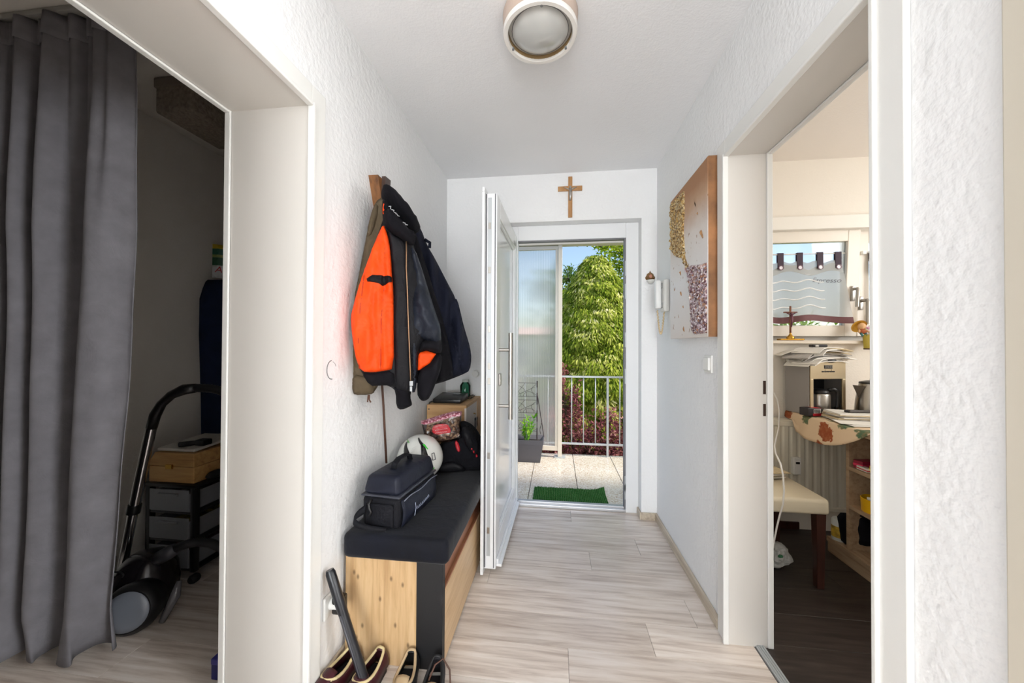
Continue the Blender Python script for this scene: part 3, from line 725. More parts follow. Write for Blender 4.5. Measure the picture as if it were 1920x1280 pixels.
# navy jacket at the far side
f4 = fr(.27)
nv = thing('navy_jacket', 'dark navy coat hanging furthest to the right on the coat rack', 'jacket', (-.62, 1.75, 1.0), group='coats on the coat rack')
pol = smoothpoly(f4.pts([(752, 400), (775, 405), (790, 430), (800, 458), (816, 485), (837, 526), (856, 562), (863, 592), (869, 615), (880, 652), (883, 672), (881, 694), (872, 700), (850, 709), (822, 719), (800, 718), (770, 700), (760, 600), (752, 480)]), 1)
Pn = Puff(f4, pol, .06, .05, .07, wrn(.07, 9, 21, 2.2, .4), .012)
Pn.mb().build('body', M_navy, nv, True)
Puff(f4, smoothpoly(f4.pts([(852, 560), (857, 562), (864, 592), (870, 615), (881, 652), (884, 672), (881, 694), (862, 703), (846, 640), (838, 580)]), 1), .03, 0, .03, wrn(.012, 14, 7), .012, Pn, -.006).mb().build('sleeve', M_navy, nv, True)
a, b = f4.px(803, 460); MB().tube([f4.w(a-.02, b+.02, .03), f4.w(a+.006, b+.006, .03), f4.w(a+.004, b-.02, .03)], .008, 8, flat=.4).build('hanging_loop', M_navy, nv, True)
a, b = f4.px(858, 566)
# black softshell in the middle
f5 = fr(.165)
bk = thing('black_softshell_jacket', 'black softshell jacket hanging between the orange-lined jacket and the navy coat', 'jacket', (-.66, 1.62, .98), group='coats on the coat rack')
pol = smoothpoly(f5.pts([(745, 395), (765, 402), (778, 430), (790, 470), (800, 500), (812, 540), (828, 590), (838, 630), (846, 668), (850, 700), (848, 709), (822, 719), (800, 722), (770, 715), (750, 640), (742, 500)]), 1)
Pk = Puff(f5, pol, .05, .045, .06, wrn(.06, 10, 31, 2.2, .4), .012)
Pk.mb().build('body', M_fleece, bk, True)
# bomber with orange lining, nearest
f1 = fr(0)
bo_ = thing('orange_lined_bomber_jacket', 'black bomber jacket hanging open to show its bright orange lining', 'jacket', (-.66, 1.43, .93), group='coats on the coat rack')
pol = smoothpoly(f1.pts([(722, 398), (712, 430), (703.7, 451), (683, 507), (668, 552), (662, 575), (657.5, 594), (659, 620), (662.5, 645), (668, 675), (677, 697), (694, 722), (713, 721), (730, 723), (745, 735), (770, 738), (783, 715), (784, 680), (786, 662), (800, 640), (800, 560), (788, 500), (777, 466), (765, 425), (742, 398)]), 1)
PB = Puff(f1, pol, .045, .05, .07, wrn(.012, 10, 41, 1.5, .5), .013)
PB.mb().build('body', M_blackfab, bo_, True)
FOLD = [[(724, 470), (722, 540), (717, 600), (716, 690)], [(686, 520), (680, 580), (676, 640), (675, 690)], [(705, 545), (700, 590), (706, 640), (699, 692)], [(733, 560), (728, 620), (733, 690)]]
FOLD = [[f1.px(*q) for q in F_] for F_ in FOLD]
def groove(a, b):
    g = 0
    for k, F_ in enumerate(FOLD):
        for i in range(len(F_)-1):
            (a0, b0), (a1, b1) = F_[i], F_[i+1]
            if min(b0, b1)-.01 <= b <= max(b0, b1)+.01:
                t_ = (b-b0)/(b1-b0); ac = a0+(a1-a0)*t_; g -= (.014 if k != 1 else .008)*math.exp(-((a-ac)/.007)**2); break
    return g
wO = lambda a, b: .022 + groove(a, b) + .026*noise.noise(Vector((a*30, b*5, 3))) + .010*noise.noise(Vector((a*14+b*10, b*16, 9))) + .006*noise.noise(Vector((a*40, b*40, 5)))
pol = smoothpoly(f1.pts([(720, 424), (725.5, 440), (730, 455), (733.7, 483), (736, 524), (738.4, 545), (739, 596), (739.5, 690), (722.5, 693.5), (702, 696.5), (678.4, 695.6), (668.5, 675), (663, 645), (660, 620), (658, 594), (663, 575), (669, 552), (683.5, 507), (704.5, 451)]), 1)
PO = Puff(f1, pol, .014, 0, .012, wO, .010, PB, .003)
PO.mb().build('orange_lining', M_orange, bo_, True)
for xs in ([(724, 470), (722, 540), (717, 600), (716, 690)], [(686, 520), (680, 580), (676, 640), (675, 690)]):
    pts = []
    for (x, y) in xs:
        a, b = f1.px(x, y); pts.append(f1.w(a, b, PO.h([(a, b)])[0]+.002))
    MB().tube(pts, .0016, 5).build('lining_seam', plain('dark_orange', (170, 50, 14), .6), bo_)
pol = f1.pts([(690.6, 528), (702, 522.4), (715, 522), (736, 525), (736, 533.7), (719, 541), (713, 537), (692.5, 533.7)])
Puff(f1, pol, .006, 0, .008, None, .007, PO, .001).mb().build('pocket_welt', M_blackfab, bo_, True)
Puff(f1, smoothpoly(f1.pts([(720.6, 388.4), (724.5, 394), (724.5, 404), (721, 414), (718, 402)]), 1), .006, 0, .008, None, .006, PB, .022).mb().build('orange_lining', M_orange, bo_, True)
pol = smoothpoly(f1.pts([(722, 425), (728, 440), (740, 447), (762.5, 459), (763, 507), (765, 558), (767.5, 630), (770.5, 709), (768, 738), (745, 735), (740.5, 700), (740, 596), (739, 545), (736.5, 520), (734, 483), (730, 455)]), 1)
PF = Puff(f1, pol, .010, 0, .012, wrn(.004, 24, 6), .010, PB, .004)
PF.mb().build('front_facing', M_blackfab, bo_, True)
pts = []
for (x, y) in ((762.8, 458.7), (763, 480), (762.8, 507.5), (765, 558), (766, 590), (767.5, 630), (770, 690), (770.5, 712)):
    a, b = f1.px(x-1, y); pts.append(f1.w(a, b, PF.h([(a, b)])[0]+.003))
MB().tube(pts, .0028, 6).build('zip_teeth', plain('zip_bronze', (150, 120, 92), .35, .7), bo_, True)
a, b = f1.px(771, 718); q = f1.w(a, b, PF.h([(a, b)])[0]+.008)
MB().box(q.x-.007, q.x+.007, q.y-.004, q.y+.004, q.z-.006, q.z+.014, .002).box(q.x-.005, q.x+.005, q.y-.005, q.y-.002, q.z-.028, q.z-.008, .001).build('zip_slider', M_galv, bo_)
pol = smoothpoly(f1.pts([(677, 697), (702, 698), (740, 692), (741, 722), (713, 722), (694, 723)]), 1)
Puff(f1, pol, .010, 0, .012, wrn(.003, 60, 2, 3, .4), .009, PB, .002).mb().build('rib_hem', M_rib, bo_, True)
# right front with the satin sleeve
pol = smoothpoly(f1.pts([(764, 460), (778, 466), (790, 500), (808, 558), (820, 595), (826, 610), (828, 640), (824, 652), (800, 640), (784, 640), (782, 700), (780, 735), (771, 736), (771, 709), (768, 630), (765.5, 558)]), 1)
PR = Puff(f1, pol, .055, .03, .045, lambda a, b: .05*noise.noise(Vector((a*20+b*6, b*5, 8)))+.01*noise.noise(Vector((a*50, b*30, 2))), .011, None, 0)
mm = PR.mb(); mm.build('right_front', M_sheen, bo_, True)
pol = smoothpoly(f1.pts([(785, 640), (800, 636), (827, 632), (829, 655), (826, 664), (800, 656), (785, 661)]), 1)
Puff(f1, pol, .05, .02, .03, wrn(.004, 60, 3, 3, .3), .010).mb().build('rib_hem', M_rib, bo_, True)
pol = f1.pts([(783, 662), (799, 657), (818, 663), (806, 681), (787, 693), (783, 694)])
Puff(f1, pol, .006, .012, .012, wrn(.006, 50, 6), .009).mb().build('orange_lining', M_orange, bo_, True)
pol = smoothpoly(f1.pts([(785, 694), (806, 682), (818, 664), (828, 662), (828, 688), (818, 716), (806, 746), (796, 752), (788, 750), (781, 737)]), 1)
Puff(f1, pol, .035, .03, .03, wrn(.008, 30, 13), .010).mb().build('sleeve_end', M_rib, bo_, True)
pol = smoothpoly(f1.pts([(734, 722), (742, 735), (743, 763), (752, 769), (771, 761), (773, 757), (769, 744), (772, 730), (760, 720)]), 1)
Puff(f1, pol, .045, .03, .03, wrn(.004, 60, 17, 2.5, .4), .009).mb().build('cuff', M_rib, bo_, True)
# collar and hood
pol = smoothpoly(f1.pts([(717, 408), (722, 425), (730, 441), (752, 453), (776, 467), (780, 442), (762, 428), (745, 410), (730, 392), (719, 378)]), 1)
PC = Puff(f1, pol, .03, 0, .02, wrn(.006, 30, 5), .010, PB, .01)
PC.mb().build('collar', M_rib, bo_, True)
lt = MB()
for (x0, y0, x1, y1, k) in ((731, 394, 740, 404, 7), (741, 407, 748, 414, 6), (757, 424, 763, 428, 4)):
    pts = []
    for i in range(k):
        q = i/(k-1); a, b = f1.px(x0+(x1-x0)*q+(1.2 if i % 2 else -1.2), y0+(y1-y0)*q+(-1 if i % 2 else 1.5)); pts.append(f1.w(a, b, PC.h([(a, b)])[0]+.002))
    lt.tube(pts, .0016, 4)
lt.build('collar_lettering', plain('white_print', (226, 226, 230), .5), bo_)['kind'] = 'stuff'
ho = thing('black_fleece_hood', 'black fleece hooded garment draped over the top of the coats', 'hood', (-.72, 1.55, 1.75), group='coats on the coat rack')
fh = fr(.05)
pol = smoothpoly(fh.pts([(715, 357), (722, 353.5), (739, 359), (753, 373), (771, 394), (786, 417), (789, 428), (783, 435), (775, 440), (763, 428), (745, 410), (730, 393), (719, 383), (715, 371)]), 1)
Puff(fh, pol, .11, .10, .045, wrn(.05, 16, 51), .010).mb().build('hood', M_fleece, ho, True)

# leather strap hanging from the rack
s0 = [at(716, 715, X=XL+.02), at(719, 760, X=XL+.018), at(721, 800, X=XL+.016), at(724.5, 868, X=XL+.014)]
sp = MB().tube([(XL+.05, s0[0].y, 1.6)] + s0, .006, 8, flat=.35)
tag(sp.build('leather_strap', M_leather, None, True), 'long brown leather strap hanging below the coats on the wall', 'strap')

# ================================================================== FLOOR CORNER: SHOES, NOZZLE, SOCKET
def shoe(name, label, loc, rz, upper, rim, sole, inner, sub=None):
    t = thing(name, label, 'shoe', loc, rz, 'shoes in front of the bench')
    L = .285
    def wdt(s): return .036*(1-.25*math.cos(s*math.pi*1.1)) + .010*math.sin(math.pi*s)       # half width, s 0 heel .. 1 toe
    out = []
    for k in range(13): s = k/12; out.append((wdt(s)*(1 if s < .93 else .75), -s*L))
    poly = [(0, .006)] + out + [(0, -L-.012)] + [(-a, b) for a, b in reversed(out)]
    m = MB().prism(poly, lambda a, b, c: (a, b, c), 0, .022); m.build('sole', sole, t, local=True)
    def hgt(s): return .066-.012*math.sin(s*2.2) if s < .5 else max(.034, .056-.06*(s-.5))
    def surf(u, v):    # u along, v around from left edge over the top to the right
        s = u; ang = math.pi*v; w_ = wdt(s)*1.0; h_ = hgt(s)
        open_ = max(0, 1-abs(s-.17)/.36)
        x = w_*math.cos(ang)*(1 if abs(math.cos(ang)) < .9 else 1); z = .018 + h_*math.sin(ang)**.7
        y = -s*L + (.012*(1-math.sin(ang)) if s < .05 else 0)
        return Vector((x, y, z))
    up = MB()
    nu, nv = 30, 16
    for i in range(nu):
        for j in range(nv):
            s = (i+.5)/nu; v = (j+.5)/nv
            if .03 < s < .46 and abs(v-.5) < .30*(1-((s-.22)/.27)**2)**.5 if abs((s-.22)/.27) < 1 else False: continue
            up.add([surf(i/nu, j/nv), surf((i+1)/nu, j/nv), surf((i+1)/nu, (j+1)/nv), surf(i/nu, (j+1)/nv)], [(0, 1, 2, 3)])
    hc = MB()
    hk = [surf(0, j/16) for j in range(17)]
    up.add(hk, [tuple(range(17))])
    up.build('upper', upper, t, True, solid=.004, local=True)
    ring = []
    for k in range(25):
        q = 2*math.pi*k/24; s = .22+.26*math.cos(q); v = .5+.29*math.sin(q); p = surf(max(.0, s), v); p.z += .002; ring.append(p)
    MB().tube(ring, .0055, 6, cap=False).build('collar_rim', rim, t, True, local=True)
    MB().grid(6, 4, lambda u, v: ((v-.5)*.046, -.10-.07*u, .076-.010*u+.012*math.sin(math.pi*v)*.6)).build('tongue', sub or upper, t, True, solid=.005, local=True)
    MB().grid(8, 4, lambda u, v: ((v-.5)*.062, -.012-.12*u, .026)).build('insole', inner, t, local=True)
    lc = MB()
    for k in range(4): y = -.125-.02*k; lc.tube([(-.026, y, .070-.004*k), (0, y-.006, .081-.005*k), (.026, y, .070-.004*k)], .0022, 5)
    lc.build('laces', rim if sub else upper, t, local=True)
    return t
blk_in = plain('dark_insole', (28, 26, 28), .8)
shoe('leather_shoe', 'burgundy leather shoe nearest the wall, black nozzle resting beside it', (-.762, 1.29, 0), math.radians(-12), M_burg, M_lining, M_black, blk_in)
shoe('leather_shoe', 'burgundy leather shoe standing second from the wall, beside the beige sneaker', (-.655, 1.295, 0), math.radians(-8), M_burg, M_lining, M_black, blk_in)
shoe('sneaker', 'beige and black sneaker in front of the oak end panel of the bench', (-.535, 1.30, 0), math.radians(6), M_black, M_tan, plain('beige_sole', (206, 190, 166), .7), blk_in, M_tan)
s4 = shoe('sneaker', 'dark sneaker with loose brown lace in front of the black bench post', (-.43, 1.285, 0), math.radians(8), plain('black_suede', (26, 24, 30), .9), M_black, plain('white_sole', (226, 222, 214), .6), blk_in, M_tan)
MB().tube([(-.01, -.10, .09), (.005, -.07, .115), (.03, -.05, .12), (.055, -.06, .09), (.066, -.10, .03), (.075, -.14, .012)], .003, 6).build('loose_lace', M_leather, s4, True, local=True)

# vacuum crevice tool leaning on the wall
nz = thing('crevice_nozzle', 'long black vacuum crevice nozzle leaning on the wall above the burgundy shoes', 'nozzle', (-.66, 1.20, .05))
p0, p1 = Vector((-.652, 1.185, .045)), at(618, 1068, X=-.805)
d_ = (p1-p0)
MB().tube([p0, p0+d_*.15, p0+d_*.6, p0+d_*.72, p0+d_*.97, p1], [.016, .017, .016, .018, .017, .013], 14).build('tube', plain('nozzle_black', (26, 28, 34), .3), nz, True, auto=60)
a = d_.normalized(); sd = a.cross(Vector((0, -1, 0))).normalized()
MB().tube([p0+d_*.1+Vector((0, -.016, 0)), p0+d_*.62+Vector((0, -.016, 0))], .003, 6).build('ridge', M_darkgrey, nz, True)
q = p0+d_*.70
pq = at(636, 1128, X=-.80)
so = thing('wall_socket', 'white wall socket with black plug low on the wall by the bench', 'socket', (XL, 1.24, .275))
MB().box(XL, XL+.011, 1.20, 1.28, .235, .315, .004).build('cover_plate', M_white, so)
MB().tube([(XL+.011, 1.24, .275), (XL+.045, 1.24, .275)], .02, 16).build('socket_ring', M_white, so, True, auto=40)
MB().box(XL+.02, XL+.065, 1.222, 1.258, .245, .31, .008).build('plug', M_blackpl, so, True, auto=40)
# small scuff drawn on the wall
sc_ = MB(); c0 = at(622, 693, X=XL)
sc_.tube([(XL+.0008, c0.y+.030*math.cos(1.7+i*.28), c0.z+.035*math.sin(1.7+i*.28)) for i in range(12)], .0016, 4)
sc_.tube([(XL+.0008, c0.y+.026*math.cos(.4+i*.2), c0.z+.03*math.sin(.4+i*.2)) for i in range(6)], .0008, 4)
tag(sc_.build('wall_scuff', plain('pencil_grey', (110, 108, 108), .8)), 'thin dark circular scuff mark on the white wall left of the coats', 'mark')

# ================================================================== END WALL AND RIGHT WALL
cr = thing('wall_crucifix', 'plain wooden crucifix with small silver figure above the entrance door', 'crucifix', (.10, D, 2.3))
MB().box(.086, .116, D-.012, D, 2.168, 2.467, .002).build('upright', M_crosswood, cr)
MB().box(.011, .187, D-.014, D-.0005, 2.362, 2.396, .002).build('crossbar', M_crosswood, cr)
fg = MB().ell((.101, D-.018, 2.385), (.008, .008, .011), 10, 8)
fg.tube([(.101, D-.018, 2.376), (.101, D-.018, 2.345), (.102, D-.018, 2.32), (.099, D-.017, 2.29)], [.010, .012, .010, .006], 8)
fg.tube([(.101, D-.018, 2.366), (.075, D-.016, 2.378), (.055, D-.015, 2.387)], [.006, .0045, .003], 6).tube([(.101, D-.018, 2.366), (.127, D-.016, 2.378), (.147, D-.015, 2.387)], [.006, .0045, .003], 6)
fg.build('figure', M_steel, cr, True)
kb = at(893, 700, Y=D)
ks = thing('door_stop', 'small round white door stop on the end wall above the beech cabinet', 'door stop', (kb.x, D, kb.z))
MB().tube([(kb.x, D, kb.z), (kb.x, D-.02, kb.z), (kb.x, D-.022, kb.z), (kb.x, D-.045, kb.z)], [.022, .022, .026, .024], 18).build('knob', M_white, ks, True, auto=40)
MB().tube([(kb.x, D+.001, kb.z), (kb.x, D-.004, kb.z)], .03, 18).build('rose', M_white, ks)
on_ = at(1219, 520, Y=D)
orn = thing('holy_water_font', 'small bronze and white ornament on the end wall beside the entrance door', 'ornament', (on_.x, D, on_.z))
bz = plain('antique_bronze', (128, 96, 62), .4, .6, bump=.4, bscale=200)
FO = Frame((on_.x, D, 0), (0, -1, 0))
Puff(FO, smoothpoly([(-.028, on_.z-.02), (-.036, on_.z+.0), (-.026, on_.z+.012), (-.022, on_.z+.026), (-.006, on_.z+.034), (0, on_.z+.052), (.006, on_.z+.034), (.022, on_.z+.026), (.026, on_.z+.012), (.036, on_.z+0), (.028, on_.z-.02)], 1), .012, 0, .012, wrn(.004, 120, 3), .006).mb().build('plaque', bz, orn)
MB().ell((on_.x, D-.014, on_.z+.006), (.011, .004, .013), 10, 8).build('medallion', plain('rose_enamel', (190, 130, 110), .4), orn, True)
MB().lathe([(0, -.026), (.016, -.022), (.026, -.008), (.028, 0), (.024, 0), (0, -.012)], 18, (on_.x, D-.02, on_.z-.022)).build('basin', plain('pale_ceramic', (222, 220, 214), .2), orn, True)
# light switch
ls = thing('light_switch', 'white square rocker light switch on the right wall below the painting', 'switch', (XR, 1.76, 1.15))
p_, q_ = at(1323, 665, X=XR), at(1341, 700, X=XR)
MB().box(XR-.010, XR, 1.728, 1.808, 1.108, 1.19, .003).build('frame', M_white, ls)
m = MB().box(XR-.019, XR-.009, 1.740, 1.796, 1.12, 1.178, .002)
m.build('rocker', M_white, ls)
# intercom handset
IY, IZ = 2.425, 1.555
ic = thing('intercom_handset', 'white wall intercom with handset and curled cream cord on the right wall', 'intercom', (XR, IY, IZ))
MB().box(XR-.035, XR, IY-.07, IY+.02, IZ-.105, IZ+.10, .008, 2).build('housing', plain('intercom_white', (232, 231, 226), .4), ic, True, auto=40)
hs_ = MB().box(XR-.082, XR-.045, IY-.045, IY+.005, IZ-.085, IZ+.10, .012, 3)
for q in hs_.v: q.x += -.010*math.cos((q.z-IZ)/.1*1.5)*-1
hs_.build('handset', plain('handset_white', (238, 238, 236), .35), ic, True, auto=50)
for zz in (.05, -.08): MB().box(XR-.047, XR-.03, IY-.04, IY, IZ+zz, IZ+zz+.032, .004).build('cradle', M_mid, ic)
cd_ = []
for k in range(160):
    q = k/159; ang = k*.9; cx = XR-.062+.04*q; y = IY-.02-.01*q; z = IZ-.085-.16*math.sin(math.pi*min(1, q*.97+.02)); cd_.append((cx+.002*math.cos(ang), y+.003*math.sin(ang), z+.002*math.sin(ang)))
MB().tube(cd_, .0045, 6).build('coiled_cord', plain('cord_cream', (216, 192, 152), .5), ic, True)
# painting
PX = XR-.046
py0, py1 = at(1327, 460, X=PX).y, at(1257, 500, X=PX).y
pz0, pz1 = at(1327, 631, X=PX).z, at(1327, 292, X=PX).z
pa = thing('canvas_painting', 'large abstract relief painting in gold, white and purple on the right wall', 'painting', (XR, (py0+py1)/2, pz0))
t = NT('painted_canvas'); g = t.n('ShaderNodeTexCoord'); sx = t.n('ShaderNodeSeparateXYZ'); t.l(g.outputs['Object'], sx.inputs[0])
zr = t.n('ShaderNodeMapRange'); zr.inputs['From Min'].default_value = 0; zr.inputs['From Max'].default_value = pz1-pz0; t.l(sx.outputs['Z'], zr.inputs['Value'])
nn = t.noise(t.coord(), 6, 3); ad = t.n('ShaderNodeMath', operation='MULTIPLY_ADD'); t.l(nn, ad.inputs[0]); ad.inputs[1].default_value = .16; t.l(zr.outputs[0], ad.inputs[2])
colr = t.ramp(ad.outputs[0], [(.05, (232, 222, 214)), (.45, (240, 238, 238)), (.72, (232, 222, 214)), (.90, (196, 158, 126)), (1.0, (170, 122, 84))])
sp_ = t.ramp(t.noise(t.coord((1, 1.6, 1)), 26, 2, .4), [(.71, (0, 0, 0)), (.74, (255, 255, 255))])
t.pbr(t.mix(sp_, colr, (156, 112, 70)), .6, 0, .4, t.bump(t.noise(t.coord(), 30, 3), .3, .004))
MB().box(PX, XR-.001, py0, py1, pz0, pz1, .003).build('canvas', t.m, pa)
MB().box(PX+.002, XR-.003, py0-.0025, py0-.0002, pz0, pz1).build('canvas_edge', plain('painted_edge', (150, 104, 66), .6, var=.2, vscale=9), pa)
def relief(name, stops, poly, seed, sc, h):
    t = NT(name+'_paint'); v = t.coord(); vo = t.n('ShaderNodeTexVoronoi'); vo.inputs['Scale'].default_value = sc; t.l(v, vo.inputs['Vector'])
    sh = t.n('ShaderNodeSeparateColor'); t.l(vo.outputs['Color'], sh.inputs[0])
    t.pbr(t.ramp(sh.outputs[0], stops), .4, .15, .5, t.bump(vo.outputs['Distance'], .6, .006))
    f = Frame((PX, py1, 0), (-1, 0, 0))
    P = Puff(f, poly, h, 0, .012, lambda a, b: .010*noise.noise(Vector((a*90+seed, b*60, seed)))+.006*noise.noise(Vector((a*200, b*160, seed))), .008)
    return P.mb().build(name, t.m, pa)
fp_ = Frame((PX, py1, 0), (-1, 0, 0))
relief('gold_relief', [(.0, (92, 66, 34)), (.3, (150, 112, 58)), (.55, (206, 168, 100)), (.8, (232, 214, 170)), (1, (120, 84, 50))],
       fp_.pts([(1257.5, 383), (1283, 357), (1284, 395), (1282, 430), (1285, 482), (1291, 500), (1288, 510), (1281, 485), (1268, 482), (1258, 470)]), 2, 140, .008)
relief('purple_relief', [(.0, (70, 42, 44)), (.25, (150, 118, 128)), (.5, (226, 216, 222)), (.7, (178, 128, 92)), (.85, (110, 70, 84)), (1, (238, 230, 226))],
       fp_.pts([(1290, 500), (1297, 497), (1310, 496), (1325, 492), (1326, 560), (1326, 624), (1302, 627), (1297, 616), (1295, 580), (1292, 530), (1285, 500), (1284, 484)]), 5, 120, .008)
for k, (x, y, s_) in enumerate(((1315, 437, 5), (1317, 442, 3.5), (1296, 455, 2), (1290, 474, 2), (1276, 512, 3.5), (1277, 550, 3.5), (1281, 575, 2.5), (1272, 592, 3), (1282, 616, 4), (1264, 542, 3), (1303, 382, 3), (1308, 400, 2.5))):
    a, b = fp_.px(x, y); c_ = s_*.0034
    Puff(fp_, smoothpoly([(a-c_*.8, b+c_), (a+c_*.3, b+c_*.9), (a+c_, b-c_*1.4), (a, b-c_*1.1)], 1), .006, 0, .008, wrn(.004, 90, k), .006).mb().build('paint_dab', plain('dab_brown', (164, 122, 82), .5, var=.2, vscale=60), pa)

# ================================================================== CEILING LAMP
LX, LY, LR = -.0642, 1.3624, .1416
cl = thing('ceiling_lamp', 'round ceiling lamp with white rim and frosted grey glass dome', 'lamp', (LX, LY, H))
MB().lathe([(0, H), (LR-.002, H), (LR+.002, H-.012), (LR-.002, H-.06), (LR-.018, H-.066), (LR-.02, H-.03), (0, H-.03)], 56, (LX, LY, 0)).build('base', plain('lamp_base', (206, 184, 168), .4), cl, True, auto=40)
MB().lathe([(LR-.016, H-.062), (LR, H-.064), (LR+.001, H-.074), (LR-.003, H-.081), (LR-.017, H-.081), (LR-.02, H-.074)], 56, (LX, LY, 0), close=True).build('rim', plain('lamp_rim', (246, 242, 236), .3), cl, True, auto=50)
MB().lathe([(LR-.021, H-.030), (LR-.019, H-.045), (LR-.019, H-.072)], 48, (LX, LY, 0)).build('inner_band', plain('lamp_inner', (168, 140, 98), .5), cl, True)
t = NT('frosted_lamp_glass'); t.pbr((196, 196, 192), .08, 0, .5, coat=.4)
MB().lathe([(LR-.022, H-.058), (LR-.03, H-.060), (LR-.05, H-.078), (LR-.08, H-.094), (LR-.115, H-.102), (0.001, H-.104)], 48, (LX, LY, 0)).build('glass_dome', t.m, cl, True)
MB().tube([(LX+(LR-.034)*math.cos(i*.1309), LY+(LR-.034)*math.sin(i*.1309), H-.0645) for i in range(49)], .0012, 4, cap=False).build('dome_line', M_darkgrey, cl)
for a_ in (math.radians(35), math.radians(155), math.radians(275)):
    x, y = LX+(LR-.02)*math.cos(a_), LY+(LR-.02)*math.sin(a_)
    MB().tube([(x, y, H-.082), (x, y, H-.074)], .005, 8).build('clip', M_mid, cl)
# ================================================================== CLOSET ROOM ON THE LEFT
# long grey curtain
def curtain_pt(u, v):
    # u: 0 right edge .. 1 left, v: 0 top .. 1 bottom
    xt = -1.575 - .64*u; xb = -1.735 - .50*u
    k = v**.8
    x = xt*(1-k) + xb*k + .035*math.sin(math.pi*v)*(1-u)
    uu = u+.018*math.sin(v*5+u*7); s_ = math.sin(uu*25 + 1.3*math.sin(uu*8+1)); fold = (abs(s_)**.6*(1 if s_ > 0 else -1))*(.016 + .026*min(1, v*3)) + .012*math.sin(uu*61+2*v)*max(0, 1-v*2.2) + .010*noise.noise(Vector((u*12, v*5, 3)))
    y = 1.125 + fold + .05*k*(1-u)
    z = 2.475 - 2.44*v + .010*math.sin(u*23)*(v > .97)
    if v > .93: x += .03*(v-.93)/.07*(1-u)*math.sin(u*40+1); y += .02*(v-.93)/.07*math.sin(u*17)
    return (x, y, z)
ct = thing('floor_length_curtain', 'long grey pleated curtain hanging from the ceiling of the dark room', 'curtain', (-1.9, 1.13, 0))
MB().grid(150, 60, curtain_pt).build('cloth', M_curtain, ct, True, solid=.003)
MB().box(-2.24, -1.5, 1.11, 1.14, 2.478, 2.498, .002).build('rail', plain('curtain_rail', (170, 168, 164), .5), ct)
MB().grid(150, 3, lambda u, v: (lambda p: (p[0], p[1]-.006, p[2]))(curtain_pt(u, .002+.035*v))).build('heading_tape', M_curtain, ct, True, solid=.002)

# vacuum cleaner standing on end
vc = thing('vacuum_cleaner', 'black canister vacuum cleaner with chrome wand standing on the closet floor', 'vacuum cleaner', (-1.84, 1.42, 0))
C0 = Vector((-1.835, 1.44, .0))
ax = Vector((-.06, .10, .32)); Ma = ax.to_track_quat('Z', 'Y').to_matrix()
bc = at(272, 1098, Y=1.47)
body = MB().lathe([(0, -.16), (.06, -.157), (.10, -.135), (.12, -.09), (.125, -.03), (.122, .03), (.108, .09), (.08, .135), (.042, .157), (0, .16)], 30, bc, Ma)
for q in body.v: q.z = max(q.z, .01)
body.build('body', plain('vacuum_black', (30, 26, 30), .22, coat=.4), vc, True)
rp = at(237, 1148, Y=1.30)
fa = (Vector((.30, -.75, .12))).normalized(); Mf = fa.to_track_quat('Z', 'Y').to_matrix()
MB().lathe([(0, .0), (.084, 0), (.098, -.015), (.102, -.04), (.09, -.10)], 32, rp, Mf).build('wheel_housing', M_blackpl, vc, True, auto=40)
MB().lathe([(0, .012), (.05, .010), (.078, .003), (.080, -.004)], 32, rp, Mf).build('grey_wheel', plain('grey_disc', (118, 122, 132), .3), vc, True)
hb_ = at(312, 1150, Y=1.40)
MB().tube([hb_+Vector((-.01, -.01, -.03)), hb_+Vector((.02, .02, .07)), hb_+Vector((.015, .04, .12))], [.012, .02, .01], 10).build('bumper', plain('bumper_grey', (110, 108, 112), .2), vc, True)
sk = at(318, 1035, Y=1.46)
hd = at(330, 1028, Y=1.47)
MB().tube([bc+ax*.35+Vector((.05, -.02, 0)), sk, hd], [.03, .03, .026], 14).build('hose_socket', plain('socket_grey', (70, 70, 76), .4), vc, True)
def crom(P, n=12):
    out = []
    for i in range(len(P)-1):
        a, b, c, d = P[max(0, i-1)], P[i], P[i+1], P[min(len(P)-1, i+2)]
        for k in range(n):
            t_ = k/n; out.append(.5*((2*b)+(c-a)*t_+(2*a-5*b+4*c-d)*t_*t_+(3*b-a-3*c+d)*t_**3))
    return out+[P[-1]]
hose = crom([hd, at(350, 1020, Y=1.48), at(372, 1016, Y=1.50), at(395, 1018, Y=1.51), at(420, 1026, Y=1.52), at(450, 1010, Y=1.53), at(468, 930, Y=1.54), at(466, 820, Y=1.54), at(448, 758, Y=1.53), at(425, 738, Y=1.52), at(400, 729, Y=1.51), at(366, 727, Y=1.50)])
MB().tube(hose, [.0185 if k % 2 else .0205 for k in range(len(hose))], 12).build('hose', plain('hose_black', (34, 33, 36), .45), vc, True)
grip = [at(368, 727, Y=1.50), at(345, 730, Y=1.49), at(322, 740, Y=1.48), at(303, 757, Y=1.475), at(291, 778, Y=1.47), at(284, 802, Y=1.47)]
MB().tube(grip, [.021, .025, .020, .019, .022, .021], 12).build('handle', plain('handle_black', (26, 25, 28), .35), vc, True)
w0, w1, w2 = at(284, 800, Y=1.47), at(252, 950, Y=1.47), at(232, 1050, Y=1.47)
MB().tube([w0, w1], .0205, 14).build('wand', M_chrome, vc, True, auto=40)
MB().tube([w1, w2.lerp(w1, -.3)], .018, 14).build('wand_lower', M_chrome, vc, True, auto=40)
d_ = (w1-w0).normalized(); MB().tube([w1-d_*.012, w1+d_*.03], .025, 14).build('wand_clamp', M_blackpl, vc, True, auto=40)
pts = []
for k in range(40):
    q = k/39; pts.append(Vector((-1.96-.045*math.cos(q*14), 1.37+.02*q, .10+.14*q+.03*math.sin(q*14))))
MB().tube(pts, .004, 6).build('power_cord', M_blackpl, vc, True)

